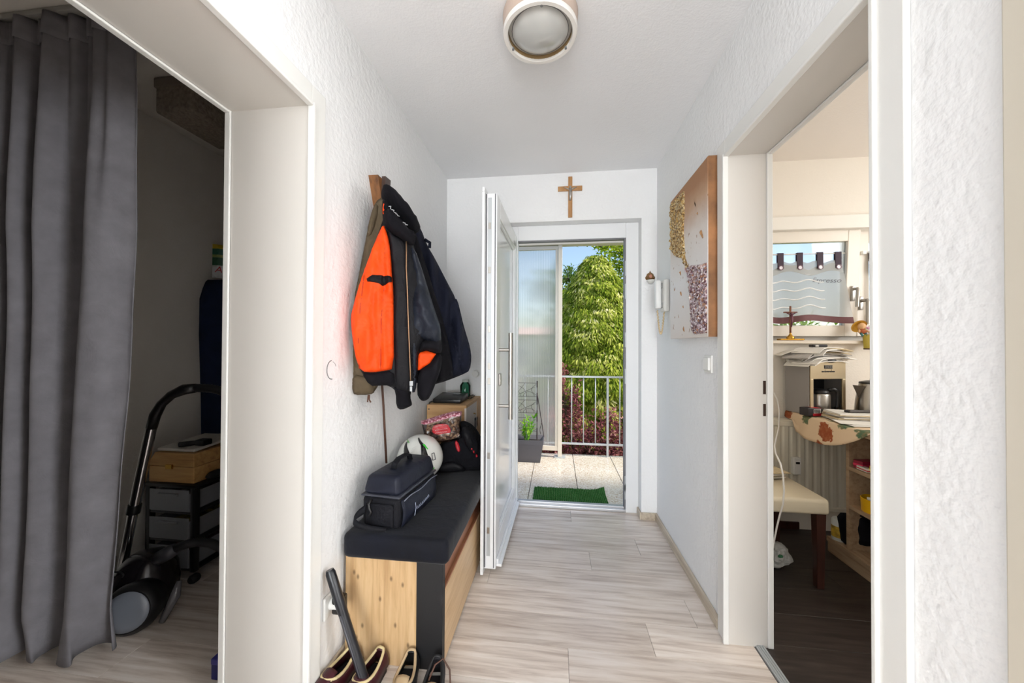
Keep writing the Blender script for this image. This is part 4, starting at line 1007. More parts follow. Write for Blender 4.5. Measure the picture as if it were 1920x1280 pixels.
# drawer trolley
tr = thing('drawer_trolley', 'black frame drawer trolley with translucent grey plastic drawers on castors', 'trolley', (-1.97, 1.82, 0))
TX0, TX1, TY0, TY1, TT = -2.125, -1.83, 1.625, 2.03, .51
for (x, y) in ((TX0, TY0), (TX1-.03, TY0), (TX0, TY1-.03), (TX1-.03, TY1-.03)):
    MB().box(x, x+.03, y, y+.03, .06, TT-.012, .006).build('post', M_blackpl, tr, True, auto=40)
    MB().lathe([(0, -.022), (.016, -.022), (.022, -.012), (.022, .012), (.016, .022), (0, .022)], 14, (x+.015, y+.015, .024), Matrix.Rotation(math.pi/2, 3, 'X')).build('castor', M_black, tr, True, auto=40)
MB().box(TX0-.008, TX1+.008, TY0-.01, TY1, TT-.02, TT, .006).build('top_tray', M_blackpl, tr, True, auto=40)
t = NT('frosted_drawer_plastic'); t.pbr((150, 152, 156), .35, 0, .5, alpha=.62); M_drw = t.m
for k in range(3):
    z0 = .065+.143*k
    MB().box(TX0+.004, TX1-.004, TY0+.004, TY1-.004, z0, z0+.012, .003).build('shelf_frame', M_blackpl, tr)
    dw = MB().box(TX0+.032, TX1-.032, TY0-.004, TY0+.0, z0+.02, z0+.128, .0015).box(TX0+.033, TX0+.036, TY0, TY1-.035, z0+.02, z0+.11).box(TX1-.036, TX1-.033, TY0, TY1-.035, z0+.02, z0+.11).box(TX0+.033, TX1-.033, TY0, TY1-.035, z0+.016, z0+.02)
    do = dw.build('drawer', M_drw, tr)
    MB().box(TX0+.09, TX1-.09, TY0-.016, TY0-.003, z0+.10, z0+.112, .003).build('pull', M_drw, do)
    MB().box(TX0+.05, TX1-.06, TY0+.03, TY1-.1, z0+.022, z0+.075, .01).build('contents', plain('contents_%d' % k, [(128, 92, 92), (150, 140, 70), (140, 136, 130)][k], .8, var=.4, vscale=30), do)
# boxes on the trolley
cb = thing('pine_case', 'flat pine wooden case lying on the drawer trolley', 'case', (-1.97, 1.82, TT))
MB().box(-2.11, -1.845, 1.63, 1.96, TT+.001, TT+.085, .004).build('case_base', M_pine, cb)
m = MB().box(-2.115, -1.84, 1.625, 1.965, TT+.087, TT+.15, .004)
for q in m.v:
    if q.z > TT+.12: q.x = -1.9775+(q.x+1.9775)*.86; q.y = 1.795+(q.y-1.795)*.9
m.build('case_lid', M_pine, cb)
MB().box(-2.0, -1.96, 1.618, 1.626, TT+.075, TT+.098, .002).build('clasp', M_brass, cb)
wt = MB().box(-2.10, -1.88, 1.66, 1.92, TT+.152, TT+.168, .004)
for q in wt.v: q.z += (q.y-1.66)*.06
tag(wt.build('white_board', plain('offwhite_board', (206, 200, 190), .5)), 'thin off-white board lying on top of the pine case', 'board')
br = thing('hand_brush', 'small black hand brush lying on the white board above the pine case', 'brush', (-1.94, 1.72, TT+.17))
MB().tube([(-1.99, 1.68, TT+.184), (-1.94, 1.70, TT+.188), (-1.91, 1.72, TT+.19)], [.014, .013, .012], 10).build('grip', M_black, br, True)
MB().box(-1.925, -1.865, 1.70, 1.75, TT+.175, TT+.205, .006).build('brush_head', M_blackpl, br)
nb = thing('black_pouch', 'crumpled black pouch on the front corner of the drawer trolley', 'pouch', (-1.835, 1.80, TT))
MB().ell((-1.818, 1.72, TT+.022), (.02, .05, .022)).build('pouch', M_black, nb, True)
# ironing board cover and detergent bag by the far part of the room
ib = thing('ironing_board', 'tall dark blue ironing board standing upright against the closet wall', 'ironing board', (-2.1, 2.05, 0))
FI = Frame((-2.08, 2.10, 0), (.72, -.70, 0))
pol = smoothpoly([FI.px(371, 570), FI.px(383, 530), FI.px(392, 522)] + [(FI.px(392, 522)[0]+.30, FI.px(392, 520)[1]), (FI.px(392, 522)[0]+.33, 1.45), (FI.px(392, 522)[0]+.33, .12), (FI.px(378, 800)[0], .12), FI.px(378, 800)], 1)
Puff(FI, pol, .015, .02, .03, wrn(.004, 12, 4), .04).mb().build('cover', M_bluefab, ib, True)
a0 = FI.px(392, 522)[0]
for a_ in (a0+.05, a0+.25): MB().tube([FI.w(a_, .15, -.03), FI.w(a_, 0.01, -.03)], .012, 8).build('leg', M_darkgrey, ib)
dt = thing('detergent_packet', 'green and yellow detergent packet with red AR lettering on the closet wall', 'packet', (-2.12, 2.1, 1.65))
FD = Frame((-2.14, 2.06, 0), (.72, -.70, 0))
x0, zt_ = FD.px(398.5, 457); zb_ = FD.px(398.5, 520)[1]; hh_ = zt_-zb_
Pd = Puff(FD, [(x0, zb_), (x0+.17, zb_), (x0+.17, zt_), (x0, zt_)], .02, .015, .04, None, .02)
t = NT('packet_print'); g = t.n('ShaderNodeTexCoord'); sx = t.n('ShaderNodeSeparateXYZ'); t.l(g.outputs['Object'], sx.inputs[0])
zr = t.n('ShaderNodeMapRange'); zr.inputs['From Min'].default_value = zb_-1.65; zr.inputs['From Max'].default_value = zt_-1.65; t.l(sx.outputs['Z'], zr.inputs['Value'])
cr_ = t.ramp(zr.outputs[0], [(.0, (205, 205, 205)), (.30, (190, 190, 186)), (.36, (40, 92, 62)), (.60, (150, 160, 90)), (.68, (30, 90, 70)), (.86, (214, 186, 40))])
cr_.node.color_ramp.interpolation = 'CONSTANT'; t.pbr(cr_, .4)
Pd.mb().build('packet', t.m, dt)
text_mesh('AR', hh_*.26, lambda a, b: FD.w(x0+.012+a, zb_+hh_*.15+b, .027), 'lettering', M_red, dt, .2)
# dark perforated panel under the closet ceiling
mp = thing('wicker_basket', 'dark woven basket hanging just under the closet ceiling', 'basket', (-1.76, 1.52, 2.3))
bx0, by0 = -1.90, 1.43
pz = at(345, 178, X=-1.72)
MB().box(-1.90, -1.70, 1.47, 1.80, 2.33, 2.46, .012).build('basket_body', plain('dark_wicker', (150, 138, 124), .8, var=.15, vscale=70, bump=.8, bscale=90, bdist=.01), mp)
MB().box(-1.905, -1.695, 1.465, 1.805, 2.45, 2.497, .006).build('basket_rim', plain('dark_wicker_rim', (140, 128, 116), .8), mp)
# blue carton edge by the jamb
q = at(409, 1240, Y=1.2)
bxq = at(405, 1255, Z=.02)
cn = thing('blue_carton', 'small dark blue carton on the closet floor beside the door jamb', 'carton', (bxq.x+.06, bxq.y+.03, 0))
MB().box(bxq.x, bxq.x+.12, bxq.y-.02, bxq.y+.10, .001, .075, .003).build('carton_body', plain('carton_blue', (34, 36, 104), .4), cn)
MB().box(bxq.x-.001, bxq.x+.121, bxq.y-.021, bxq.y+.101, .055, .077, .003).build('carton_lid', plain('carton_blue2', (52, 50, 130), .4), cn)
# ================================================================== KITCHEN
TBX, TBZ = 1.545, .80
tb = thing('kitchen_table', 'wooden kitchen table pushed against the window wall under a floral cloth', 'table', (2.1, 2.2, 0))
MB().box(TBX+.004, 2.6, 1.75, D-.02, TBZ-.03, TBZ-.004, .003).build('table_top', M_shelf, tb)
for (x, y) in ((2.5, 1.80), (2.5, 2.48)): MB().box(x, x+.06, y, y+.06, 0, TBZ-.03, .003).build('leg', M_shelf, tb)
# round floral cloth
t = NT('floral_cloth'); v = t.coord()
vo = t.n('ShaderNodeTexVoronoi'); vo.inputs['Scale'].default_value = 7.5; t.l(v, vo.inputs['Vector'])
n1 = t.noise(v, 26, 3, .6)
mm_ = t.n('ShaderNodeMath', operation='MULTIPLY_ADD'); t.l(n1, mm_.inputs[0]); mm_.inputs[1].default_value = .55; t.l(vo.outputs['Distance'], mm_.inputs[2])
msk = t.ramp(mm_.outputs[0], [(.60, (255, 255, 255)), (.64, (0, 0, 0))])
sep = t.n('ShaderNodeSeparateColor'); t.l(vo.outputs['Color'], sep.inputs[0])
flw = t.ramp(sep.outputs[0], [(.45, (150, 74, 40)), (.55, (84, 112, 84))]); flw.node.color_ramp.interpolation = 'CONSTANT'
flw = t.mix(t.ramp(t.noise(v, 50, 2), [(.4, (0, 0, 0)), (.7, (150, 150, 150))]), flw, (202, 140, 96))
t.pbr(t.mix(msk, (226, 200, 168), flw), .7, 0, .3)
CC = Vector((1.908, 2.335)); CR = .51
def clothpt(u, v):
    a = 2*math.pi*u; r = CR*v; x, y = CC.x+r*math.cos(a), CC.y+r*math.sin(a); z = TBZ
    if x < TBX:
        ov = TBX-x; back = 0
        drop = ov*(1-back*.88); out = ov*(.28*(1-back)+.95*back)
        x = TBX-out*.6-.004*math.sin(y*40)*ov/.1; z = TBZ-drop*.92
    if y > D-.012: y = D-.012
    if z < TBZ and y > 2.52: z = max(z, .757)
    if y < 1.75: z -= (1.75-y); y = 1.745
    return (x, y, z)
tag(MB().grid(96, 30, clothpt).build('tablecloth', t.m, None, True, solid=.003), 'beige floral tablecloth with brown leaves hanging over the kitchen table edge', 'tablecloth')
# coffee machine
cm = thing('coffee_machine', 'stainless steel filter coffee machine with black thermal jug on the kitchen table', 'coffee machine', (1.680, 2.555, TBZ+.003), math.radians(13))
Mh = .338; hw = .123
m = MB().box(-hw, hw, -.085, -.075, .225, Mh, .002).box(-hw, -hw+.022, -.085, -.075, 0, .225, .002).box(hw-.022, hw, -.085, -.075, 0, .225, .002).box(-hw+.022, hw-.022, -.085, -.075, 0, .02, .002)
m.build('front_panel', M_steelwarm, cm, local=True)
MB().box(-hw-.002, hw+.002, -.075, .085, .22, Mh-.006, .012).box(-hw-.002, hw+.002, .055, .085, .0, .22, .004).box(-hw, hw, -.072, .06, 0, .018, .003).build('housing', plain('machine_black', (32, 32, 36), .35), cm, local=True)
MB().box(-hw-.006, -hw-.002, -.08, .09, .0, Mh-.012, .002).build('side_panel', plain('side_grey', (146, 142, 140), .35), cm, local=True)
MB().box(hw+.002, hw+.006, -.08, .09, .0, Mh-.012, .002).build('side_panel', plain('side_grey', (146, 142, 140), .35), cm, local=True)
MB().box(-.028, .028, -.088, -.084, .29, .312, .001).build('display', plain('lcd_dark', (54, 52, 50), .3), cm, local=True)
dg = MB()
for k in range(5):
    dg.box(-.024+.0104*k, -.0225+.0104*k, -.0893, -.088, .294, .308).box(-.019+.0104*k, -.0175+.0104*k, -.0893, -.088, .294, .308)
o_ = dg.build('display_digits', plain('lcd_pale', (150, 146, 138), .4), cm, local=True); o_['kind'] = 'stuff'
for k in range(5): MB().box(-.045+.0185*k, -.030+.0185*k, -.088, -.084, .268, .275, .001).build('button', M_black, cm, local=True)
for x in (-.022, .022): MB().ell((x, -.086, .282), (.002, .002, .002), 8, 6).build('indicator', M_black, cm, local=True)
jg = MB().lathe([(0, .020), (.052, .020), (.054, .03), (.054, .12), (.050, .13), (.045, .132)], 28, (-.012, -.04, 0)); jo = jg.build('jug', M_steel, cm, True, local=True, auto=50)
MB().lathe([(0, .16), (.03, .158), (.046, .145), (.05, .131), (0, .131)], 28, (-.012, -.04, 0)).build('jug_lid', M_blackpl, jo, True, local=True)
MB().tube([(.03, -.055, .15), (.06, -.065, .158), (.082, -.07, .145), (.086, -.07, .11), (.084, -.07, .05), (.07, -.066, .03)], .012, 10, flat=.7).build('jug_handle', M_blackpl, jo, True, local=True)
# magazines piled on the machine
def papers(name, label, cx, cy, z, w_, d, n, seed, spread, rot, cat='papers', group=None, mats=(M_paper, M_paper2, M_paper3, M_paper), thick=(.002, .006), droop=0):
    t = thing(name, label, cat, (cx, cy, z), 0, group); rnd = random.Random(seed); zz = z+.0008
    for k in range(n):
        th_ = rnd.uniform(*thick); a = rot+rnd.uniform(-.5, .5)*spread*3; ox, oy = rnd.uniform(-1, 1)*spread*.12, rnd.uniform(-1, 1)*spread*.06
        ca_, sa_ = math.cos(a), math.sin(a); ww = w_*rnd.uniform(.85, 1.05); dd = d*rnd.uniform(.85, 1.05)
        bend = droop*rnd.uniform(.5, 1.3)
        m = MB(); nx = 6
        for i in range(nx+1):
            q = i/nx-.5; zq = zz - bend*max(0, abs(q)-.2)**2*4*(1 if q < 0 else .35)
            for (yy, dz) in ((-dd/2, 0), (dd/2, 0), (dd/2, th_), (-dd/2, th_)):
                x = q*ww; m.v.append(Vector((cx+ox+x*ca_-yy*sa_, cy+oy+x*sa_+yy*ca_, zq+dz)))
        for i in range(nx):
            for j in range(4): m.f.append((i*4+j, i*4+(j+1) % 4, i*4+4+(j+1) % 4, i*4+4+j))
        m.f += [(0, 1, 2, 3), (nx*4+3, nx*4+2, nx*4+1, nx*4)]
        m.build('sheet', mats[rnd.randrange(len(mats))], t); zz += th_+.0006
    return zz
cm_top = TBZ+.003+Mh-.004
ztop = papers('paper_pile', 'untidy pile of papers and magazines lying on the coffee machine', 1.665, 2.525, cm_top, .32, .15, 16, 12, .34, .2, thick=(.003, .007), droop=.10)
kx_ = thing('spectacle_case', 'black spectacle case lying on the papers on top of the coffee machine', 'case', (1.66, 2.50, ztop))
MB().box(1.615, 1.705, 2.48, 2.52, ztop+.001, ztop+.018, .006).build('shell', M_blackpl, kx_); MB().box(1.63, 1.65, 2.477, 2.482, ztop+.004, ztop+.014, .001).build('clasp', M_steel, kx_)
MB().ell((1.715, 2.478, cm_top+.006), (.036, .018, .013), 16, 10).build('lid_knob', M_blackpl, cm, True)
# kettle
kt = thing('electric_kettle', 'brushed steel electric kettle with spout beside the coffee machine', 'kettle', (1.915, 2.43, TBZ+.003))
kc = (1.915, 2.43, TBZ+.003)
MB().lathe([(0, 0), (.085, 0), (.085, .02), (0, .02)], 28, kc).build('base', M_blackpl, kt, True, auto=40)
MB().lathe([(.082, .022), (.084, .03), (.078, .10), (.066, .18), (.060, .205)], 32, kc).build('body', M_steel, kt, True)
MB().lathe([(.062, .204), (.06, .214), (.03, .222), (.012, .224), (.012, .234), (0, .236)], 28, kc).build('lid', M_blackpl, kt, True, auto=50)
MB().add([(kc[0]-.062, kc[1]-.03, kc[2]+.19), (kc[0]-.062, kc[1]+.03, kc[2]+.19), (kc[0]-.11, kc[1], kc[2]+.195), (kc[0]-.076, kc[1], kc[2]+.115)], [(0, 2, 3), (2, 1, 3), (0, 1, 2), (0, 3, 1)]).build('spout', plain('spout_dark', (86, 78, 70), .3, .6), kt)
MB().tube([(kc[0]+.05, kc[1]-.02, kc[2]+.21), (kc[0]+.11, kc[1]-.03, kc[2]+.20), (kc[0]+.13, kc[1]-.03, kc[2]+.12), (kc[0]+.09, kc[1]-.02, kc[2]+.04)], .013, 10).build('handle', M_blackpl, kt, True)
# stacks on the table
zt2 = papers('magazine_stack', 'low stack of magazines in front of the coffee machine on the floral cloth', 1.735, 2.325, TBZ+.003, .25, .14, 9, 21, .12, -.05, thick=(.003, .007))
papers('loose_letters', 'loose white letters spread at the edge of the floral tablecloth', 1.715, 2.185, TBZ+.003, .30, .12, 4, 31, .2, -.12, thick=(.0012, .002), mats=(M_paper,))
tg = thing('spatula', 'flat dark spatula handle lying on the magazine stack', 'utensil', (1.74, 2.29, zt2))
m = MB().box(1.675, 1.81, 2.275, 2.31, zt2+.001, zt2+.016, .006)
for q in m.v: q.y = 2.2925+(q.y-2.2925)*(1.0-.5*(q.x-1.675)/.135)
m.build('handle', plain('dark_grey_brown', (70, 64, 60), .4), tg); MB().box(1.662, 1.677, 2.285, 2.30, zt2+.002, zt2+.014, .003).build('ring', M_black, tg)
bkf = thing('leather_pouch', 'black leather pouch on the floral cloth next to the kettle', 'pouch', (1.92, 2.30, TBZ))
MB().box(1.875, 1.96, 2.255, 2.335, TBZ+.004, TBZ+.05, .012, 3).build('pouch_body', M_black, bkf, True, auto=50); MB().box(1.873, 1.962, 2.251, 2.265, TBZ+.03, TBZ+.053, .005).build('flap', M_black, bkf)
cg = thing('small_carton', 'small red and black carton with white barcode at the table corner', 'carton', (1.575, 2.435, TBZ+.003), math.radians(14))
MB().box(-.05, .045, -.03, .03, .003, .05, .002).build('carton_body', plain('carton_black', (40, 36, 40), .4), cg, local=True)
MB().box(-.018, .0465, -.0312, -.028, .002, .018, .0005).box(.0, .04, -.0305, .0305, .0496, .0508).build('red_panel', M_red, cg, local=True)
MB().box(-.012, .036, -.0308, -.029, .02, .044).build('barcode_label', M_paper, cg, local=True)
bc_ = MB(); xx = -.01
rnd = random.Random(4)
while xx < .032: wq = rnd.uniform(.001, .003); bc_.box(xx, xx+wq, -.0314, -.0306, .022, .043); xx += wq+rnd.uniform(.001, .0022)
o_ = bc_.build('barcode_bars', M_black, cg, local=True); o_['kind'] = 'stuff'
# radiator
rd = thing('panel_radiator', 'cream ribbed panel radiator under the kitchen window', 'radiator', (1.5, 2.58, 0))
RX0, RX1, RZ0, RZ1 = 1.05, 1.86, .165, .745
m = MB(); nr = 17; pw = (RX1-RX0)/nr
prof = []
for k in range(nr):
    x = RX0+k*pw; prof += [(x, 2.552), (x+pw*.2, 2.546), (x+pw*.64, 2.546), (x+pw*.84, 2.552)]
prof.append((RX1, 2.552))
n_ = len(prof)
m.v = [Vector((x, y, z)) for x, y in prof for z in (RZ0+.03, RZ1-.035)]
m.f = [(2*i, 2*i+2, 2*i+3, 2*i+1) for i in range(n_-1)]
m.build('rib_panel', M_radi, rd)
MB().box(RX0, RX1, 2.5555, 2.60, RZ0, RZ1-.004, .004).build('body', M_radi, rd)
MB().box(RX0, RX1, 2.54, 2.556, RZ1-.036, RZ1, .005).box(RX0, RX1, 2.54, 2.556, RZ0, RZ0+.031, .005).build('rails', M_radi, rd)
MB().box(RX0-.002, RX1+.002, 2.54, 2.625, RZ1-.001, RZ1+.006, .003).build('top_grille', M_radi, rd)
for x in (1.2, 1.7): MB().box(x, x+.03, 2.60, D, .3, .34).build('bracket', M_radi, rd)
hx = at(1491, 872, Y=2.535)
hm = thing('heat_meter', 'small white heat cost meter clipped to the radiator front', 'meter', (hx.x, 2.54, hx.z))
MB().box(hx.x-.023, hx.x+.023, 2.512, 2.542, hx.z-.055, hx.z+.055, .005).build('meter_body', M_white, hm)
MB().box(hx.x-.010, hx.x+.013, 2.510, 2.513, hx.z+.015, hx.z+.028, .001).build('meter_display', M_blackpl, hm)
# chair with cream seat
ch = thing('dining_chair', 'dining chair with cream leather seat and dark walnut legs in the kitchen', 'chair', (1.15, 2.2, 0))
SX0, SX1, SY0, SY1 = .935, 1.372, 1.985, 2.42
m = MB().box(SX0, SX1, SY0, SY1, .382, .47, .014, 3)
for q in m.v:
    if q.z > .43:
        ex = min(q.x-SX0, SX1-q.x, q.y-SY0, SY1-q.y); q.z -= max(0, .03-ex)*.55
m.build('seat', M_cream, ch, True, auto=60)
for (x, y) in ((SX1-.055, SY0+.012), (SX1-.055, SY1-.057), (SX0+.01, SY0+.012), (SX0+.01, SY1-.057)):
    lg = MB().box(x, x+.045, y, y+.045, 0, .384, .002)
    for q in lg.v:
        k = 1-.28*max(0, (.38-q.z)/.38); q.x = x+.0225+(q.x-x-.0225)*k; q.y = y+.0225+(q.y-y-.0225)*k
    lg.build('leg', M_dkwood, ch)
MB().box(SX0+.005, SX0+.06, SY0+.01, SY1-.01, .44, .98, .014, 3).build('backrest', M_cream, ch, True, auto=60)
papers('letters_on_chair', 'folded letters and leaflets lying on the cream chair seat', 1.225, 2.30, .470, .20, .16, 5, 41, .15, .35, thick=(.003, .008), mats=(M_paper, M_paper3, plain('blue_leaflet', (90, 90, 140), .6), M_paper))
# shelf unit under the table
su = thing('shelf_unit', 'low oak shelf unit with open shelves under the kitchen table', 'shelf', (1.8, 2.1, 0))
UX0, UX1 = 1.632, 1.98
MB().box(UX0, UX1, 1.70, 2.395, .06, .088, .002).build('bottom_board', M_shelf, su)
MB().box(UX0+.004, UX1, 1.70, 2.39, 0, .06, .001).build('plinth', M_shelf, su)
MB().box(UX0+.010, UX1, 2.237, 2.258, .088, TBZ-.031, .001).build('side_board', M_shelf, su)
MB().box(UX1-.012, UX1, 1.70, 2.237, .088, TBZ-.031).build('back_board', M_shelf, su)
for z in (.338, .553): MB().box(UX0+.006, UX1-.012, 1.70, 2.237, z-.014, z+.006, .001).build('shelf', M_shelf, su)
MB().box(UX0+.012, UX1, 1.70, 1.72, .088, TBZ-.031, .001).build('side_board', M_shelf, su)
# items in the unit
tbx = thing('yellow_tub', 'round yellow tub holding small white bottles on the lower oak shelf', 'tub', (1.75, 2.10, .358))
yc = (1.715, 2.145, .3445)
MB().lathe([(0, 0), (.066, 0), (.070, .07), (.067, .072), (.063, .004), (0, .004)], 28, yc).build('bowl', M_yellow, tbx, True, auto=50)
for k, (dx, dy, c_) in enumerate(((-.02, -.02, (236, 236, 236)), (.02, -.01, (220, 224, 236)), (0, .025, (240, 238, 232)), (-.035, .01, (60, 80, 150)))):
    b_ = thing('small_bottle', ['white small bottle tipped at the front of the yellow tub', 'white small bottle upright at the right of the yellow tub', 'white small bottle at the back of the yellow tub', 'small blue bottle at the left of the yellow tub'][k], 'bottle', (yc[0]+dx, yc[1]+dy, yc[2]), 0, 'bottles in the yellow tub')
    hh_ = .105-.01*k
    MB().lathe([(0, .006), (.014, .006), (.015, .01), (.015, hh_*.75), (.008, hh_*.85)], 14, (yc[0]+dx, yc[1]+dy, yc[2])).build('bottle_body', plain('bottle_%d' % k, c_, .4), b_, True)
    MB().lathe([(.009, hh_*.83), (.010, hh_), (0, hh_)], 12, (yc[0]+dx, yc[1]+dy, yc[2])).build('cap', M_paper, b_, True)
def carton(name, label, cat, x, y, z, sx, sy, sz, col, rot=0, col2=None):
    t = thing(name, label, cat, (x, y, z), rot); MB().box(-sx/2, sx/2, -sy/2, sy/2, .001, sz, .003).build('carton_body', plain(name+'_c', col, .45), t, local=True)
    MB().box(-sx/2-.0006, sx/2+.0006, -sy/2-.0006, sy/2+.0006, sz*.35, sz*.6, .0).build('print_band', plain(name+'_p', col2 or tuple(min(255, c*1.4+20) for c in col), .45), t, local=True)
carton('magenta_carton', 'small magenta carton at the left end of the upper oak shelf', 'carton', 1.70, 2.205, .559, .09, .05, .045, (150, 26, 58), .2)
carton('white_carton', 'small flat white carton at the front of the upper oak shelf', 'carton', 1.662, 2.16, .559, .03, .07, .022, (236, 232, 226), 0, (200, 40, 50))
carton('yellow_carton', 'small yellow carton in the middle of the upper oak shelf', 'carton', 1.70, 2.11, .559, .08, .04, .04, (226, 186, 40))
carton('slate_carton', 'slate blue box further along the upper oak shelf', 'box', 1.72, 2.04, .559, .10, .07, .075, (110, 112, 140))
carton('dark_carton', 'tall dark box behind the yellow tub on the lower oak shelf', 'box', 1.82, 2.02, .344, .08, .06, .14, (40, 40, 48))
carton('lilac_carton', 'small lilac box beside the yellow tub on the lower oak shelf', 'box', 1.69, 2.03, .344, .05, .05, .05, (150, 130, 170))
bgk = thing('black_tote', 'black fabric tote standing on the bottom board of the oak shelf unit', 'bag', (1.75, 2.12, .09))
FT = Frame((1.70, 2.27, 0), (-.75, -.66, 0))
pol = smoothpoly(FT.pts([(1568, 960), (1600, 962), (1640, 968), (1650, 1024), (1612, 1024), (1578, 1020), (1573, 990)]), 1)
Puff(FT, pol, .03, .05, .04, wrn(.006, 25, 3), .012).mb().build('tote_body', M_fleece, bgk, True)
a, b = FT.px(1590, 964); MB().tube([FT.w(a, b-.01, .015), FT.w(a+.02, b+.02, .02), FT.w(a+.08, b+.02, .02), FT.w(a+.10, b-.012, .015)], .006, 8).build('handle', M_blackfab, bgk, True)
can = thing('food_canister', 'white food canister with yellow fruit label on the bottom board left of the tote', 'canister', (1.70, 2.32, .09))
cc_ = at(1562, 1008, Z=.09)
cc_.x = 1.672
MB().lathe([(0, 0), (.034, 0), (.036, .01), (.036, .115), (.030, .125), (0, .127)], 24, (cc_.x, 2.352, .0885)).build('tin', plain('tin_white', (222, 226, 222), .35), can, True, auto=50)
MB().lathe([(.0365, .02), (.0367, .085)], 24, (cc_.x, 2.352, .0885)).build('label_wrap', plain('fruit_label', (214, 160, 60), .5, var=.35, vscale=26), can, True)
# bag on the floor and white cable
pb = thing('plastic_bag', 'crumpled white plastic bag on the dark kitchen floor', 'bag', (1.238, 2.185, 0))
m = MB().ell((1.238, 2.185, .068), (.062, .06, .068), 28, 20)
for q in m.v:
    d = Vector((q.x-1.238, q.y-2.185, q.z-.068)); k_ = 1+.55*noise.noise(d*24+Vector((3, 1, 7)))+.25*noise.noise(d*60)
    if d.z > .02: k_ *= 1-.25*(d.z-.02)/.05
    q.x, q.y, q.z = 1.238+d.x*k_, 2.185+d.y*k_, max(.002, .068+d.z*(.8+.2*k_))
m.build('film', plain('bag_white', (206, 208, 206), .3, var=.06, vscale=30), pb)
MB().ell((1.222, 2.128, .085), (.014, .006, .010), 10, 6).build('green_print', plain('print_green', (60, 130, 90), .5), pb)
cpts = [(1450, 735, 2.60), (1457, 748, 2.58), (1461, 770, 2.57), (1460, 800, 2.52), (1452, 835, 2.35), (1454, 850, 2.1), (1463, 868, 2.0), (1468, 890, 1.96), (1470, 920, 1.95), (1468, 945, 1.95), (1462, 965, 1.95), (1456, 990, 1.95), (1450, 1020, 1.95), (1445, 1050, 1.94)]
cab = [at(x, y, Y=Y) for x, y, Y in cpts]
last = cab[-1]; cab += [Vector((last.x-.01, last.y, .16)), Vector((last.x-.02, last.y-.02, .03)), Vector((last.x-.03, last.y-.06, .006))]
tag(MB().tube(cab, .0042, 7).build('charging_cable', plain('cable_white', (236, 234, 230), .4), None, True), 'thin white charging cable hanging down in front of the radiator and chair', 'cable')
# sill objects
sc1 = thing('standing_crucifix', 'brass standing crucifix on the kitchen window sill', 'crucifix', (1.55, D-.02, KS))
cq = at(1482, 630, Y=D-.02); x0 = cq.x; yq = D-.02
MB().box(x0-.075, x0+.075, yq-.022, yq+.022, KS+.001, KS+.012, .004).build('base', M_brass, sc1)
MB().lathe([(.022, .012), (.024, .022), (.012, .034), (.006, .045), (.0055, .055)], 16, (x0, yq, KS)).build('pedestal', M_brass, sc1, True)
MB().tube([(x0, yq, KS+.05), (x0, yq, KS+.232)], .006, 10).build('upright', plain('cross_bronze', (150, 104, 84), .35, .6), sc1, True)
MB().tube([(x0-.042, yq, KS+.19), (x0+.042, yq, KS+.19)], .005, 10).build('crossbar', plain('cross_bronze', (150, 104, 84), .35, .6), sc1, True)
fg = MB().ell((x0, yq-.012, KS+.182), (.007, .007, .009), 8, 6).tube([(x0, yq-.011, KS+.175), (x0+.004, yq-.011, KS+.13), (x0-.001, yq-.01, KS+.09)], [.009, .008, .004], 8).tube([(x0, yq-.011, KS+.17), (x0-.035, yq-.008, KS+.19)], [.005, .003], 6).tube([(x0, yq-.011, KS+.17), (x0+.035, yq-.008, KS+.19)], [.005, .003], 6)
fg.build('figure', plain('figure_plum', (110, 70, 80), .4, .4), sc1, True)
dl = thing('straw_hat_doll', 'small doll with yellow straw hat sitting at the right end of the window sill', 'doll', (2.02, D-.06, KS))
dp = at(1613, 612, Y=D-.05)
straw = plain('straw', (222, 172, 62), .8, bump=.5, bscale=150)
Mt = Matrix.Rotation(math.radians(70), 3, 'X')
MB().lathe([(.044, 0), (.042, .004), (.026, .008), (.024, .022), (.012, .030), (0, .031)], 24, (dp.x, dp.y+.01, dp.z+.002), Matrix.Rotation(math.radians(-60), 3, 'X')).build('hat', straw, dl, True, auto=60)
MB().ell((dp.x, dp.y-.012, dp.z), (.022, .020, .024), 14, 10).build('head', plain('doll_skin', (226, 180, 130), .6), dl, True)
MB().ell((dp.x+.002, dp.y-.014, dp.z-.030), (.024, .018, .020), 12, 8).build('body', plain('doll_red', (168, 88, 50), .7), dl, True)
for s_ in (-1, 1): MB().tube([(dp.x+s_*.018, dp.y-.015, dp.z-.024), (dp.x+s_*.03, dp.y-.03, dp.z-.038)], [.007, .005], 8).build('arm', plain('doll_skin', (226, 180, 130), .6), dl, True)
for s_ in (-1, 1): MB().tube([(dp.x+s_*.012, dp.y-.02, dp.z-.045), (dp.x+s_*.014, dp.y-.036, dp.z-.062)], [.007, .006], 8).build('leg', plain('doll_teal', (70, 120, 120), .7), dl, True)
vs = thing('hanging_vase', 'small yellow flower holder hanging below the sill beside the doll', 'vase', (2.06, D-.04, KS-.06))
vp = at(1628, 640, Y=D-.07)
MB().lathe([(0, -.045), (.022, -.045), (.026, .02), (.028, .045), (.024, .045), (.018, -.035), (0, -.035)], 18, vp).build('vase_body', plain('vase_yellow', (196, 176, 70), .35), vs, True, auto=50)
MB().lathe([(0, -.052), (.023, -.052), (.0235, -.044), (0, -.044)], 18, vp).build('foot', plain('vase_brown', (84, 58, 40), .5), vs, True, auto=40)
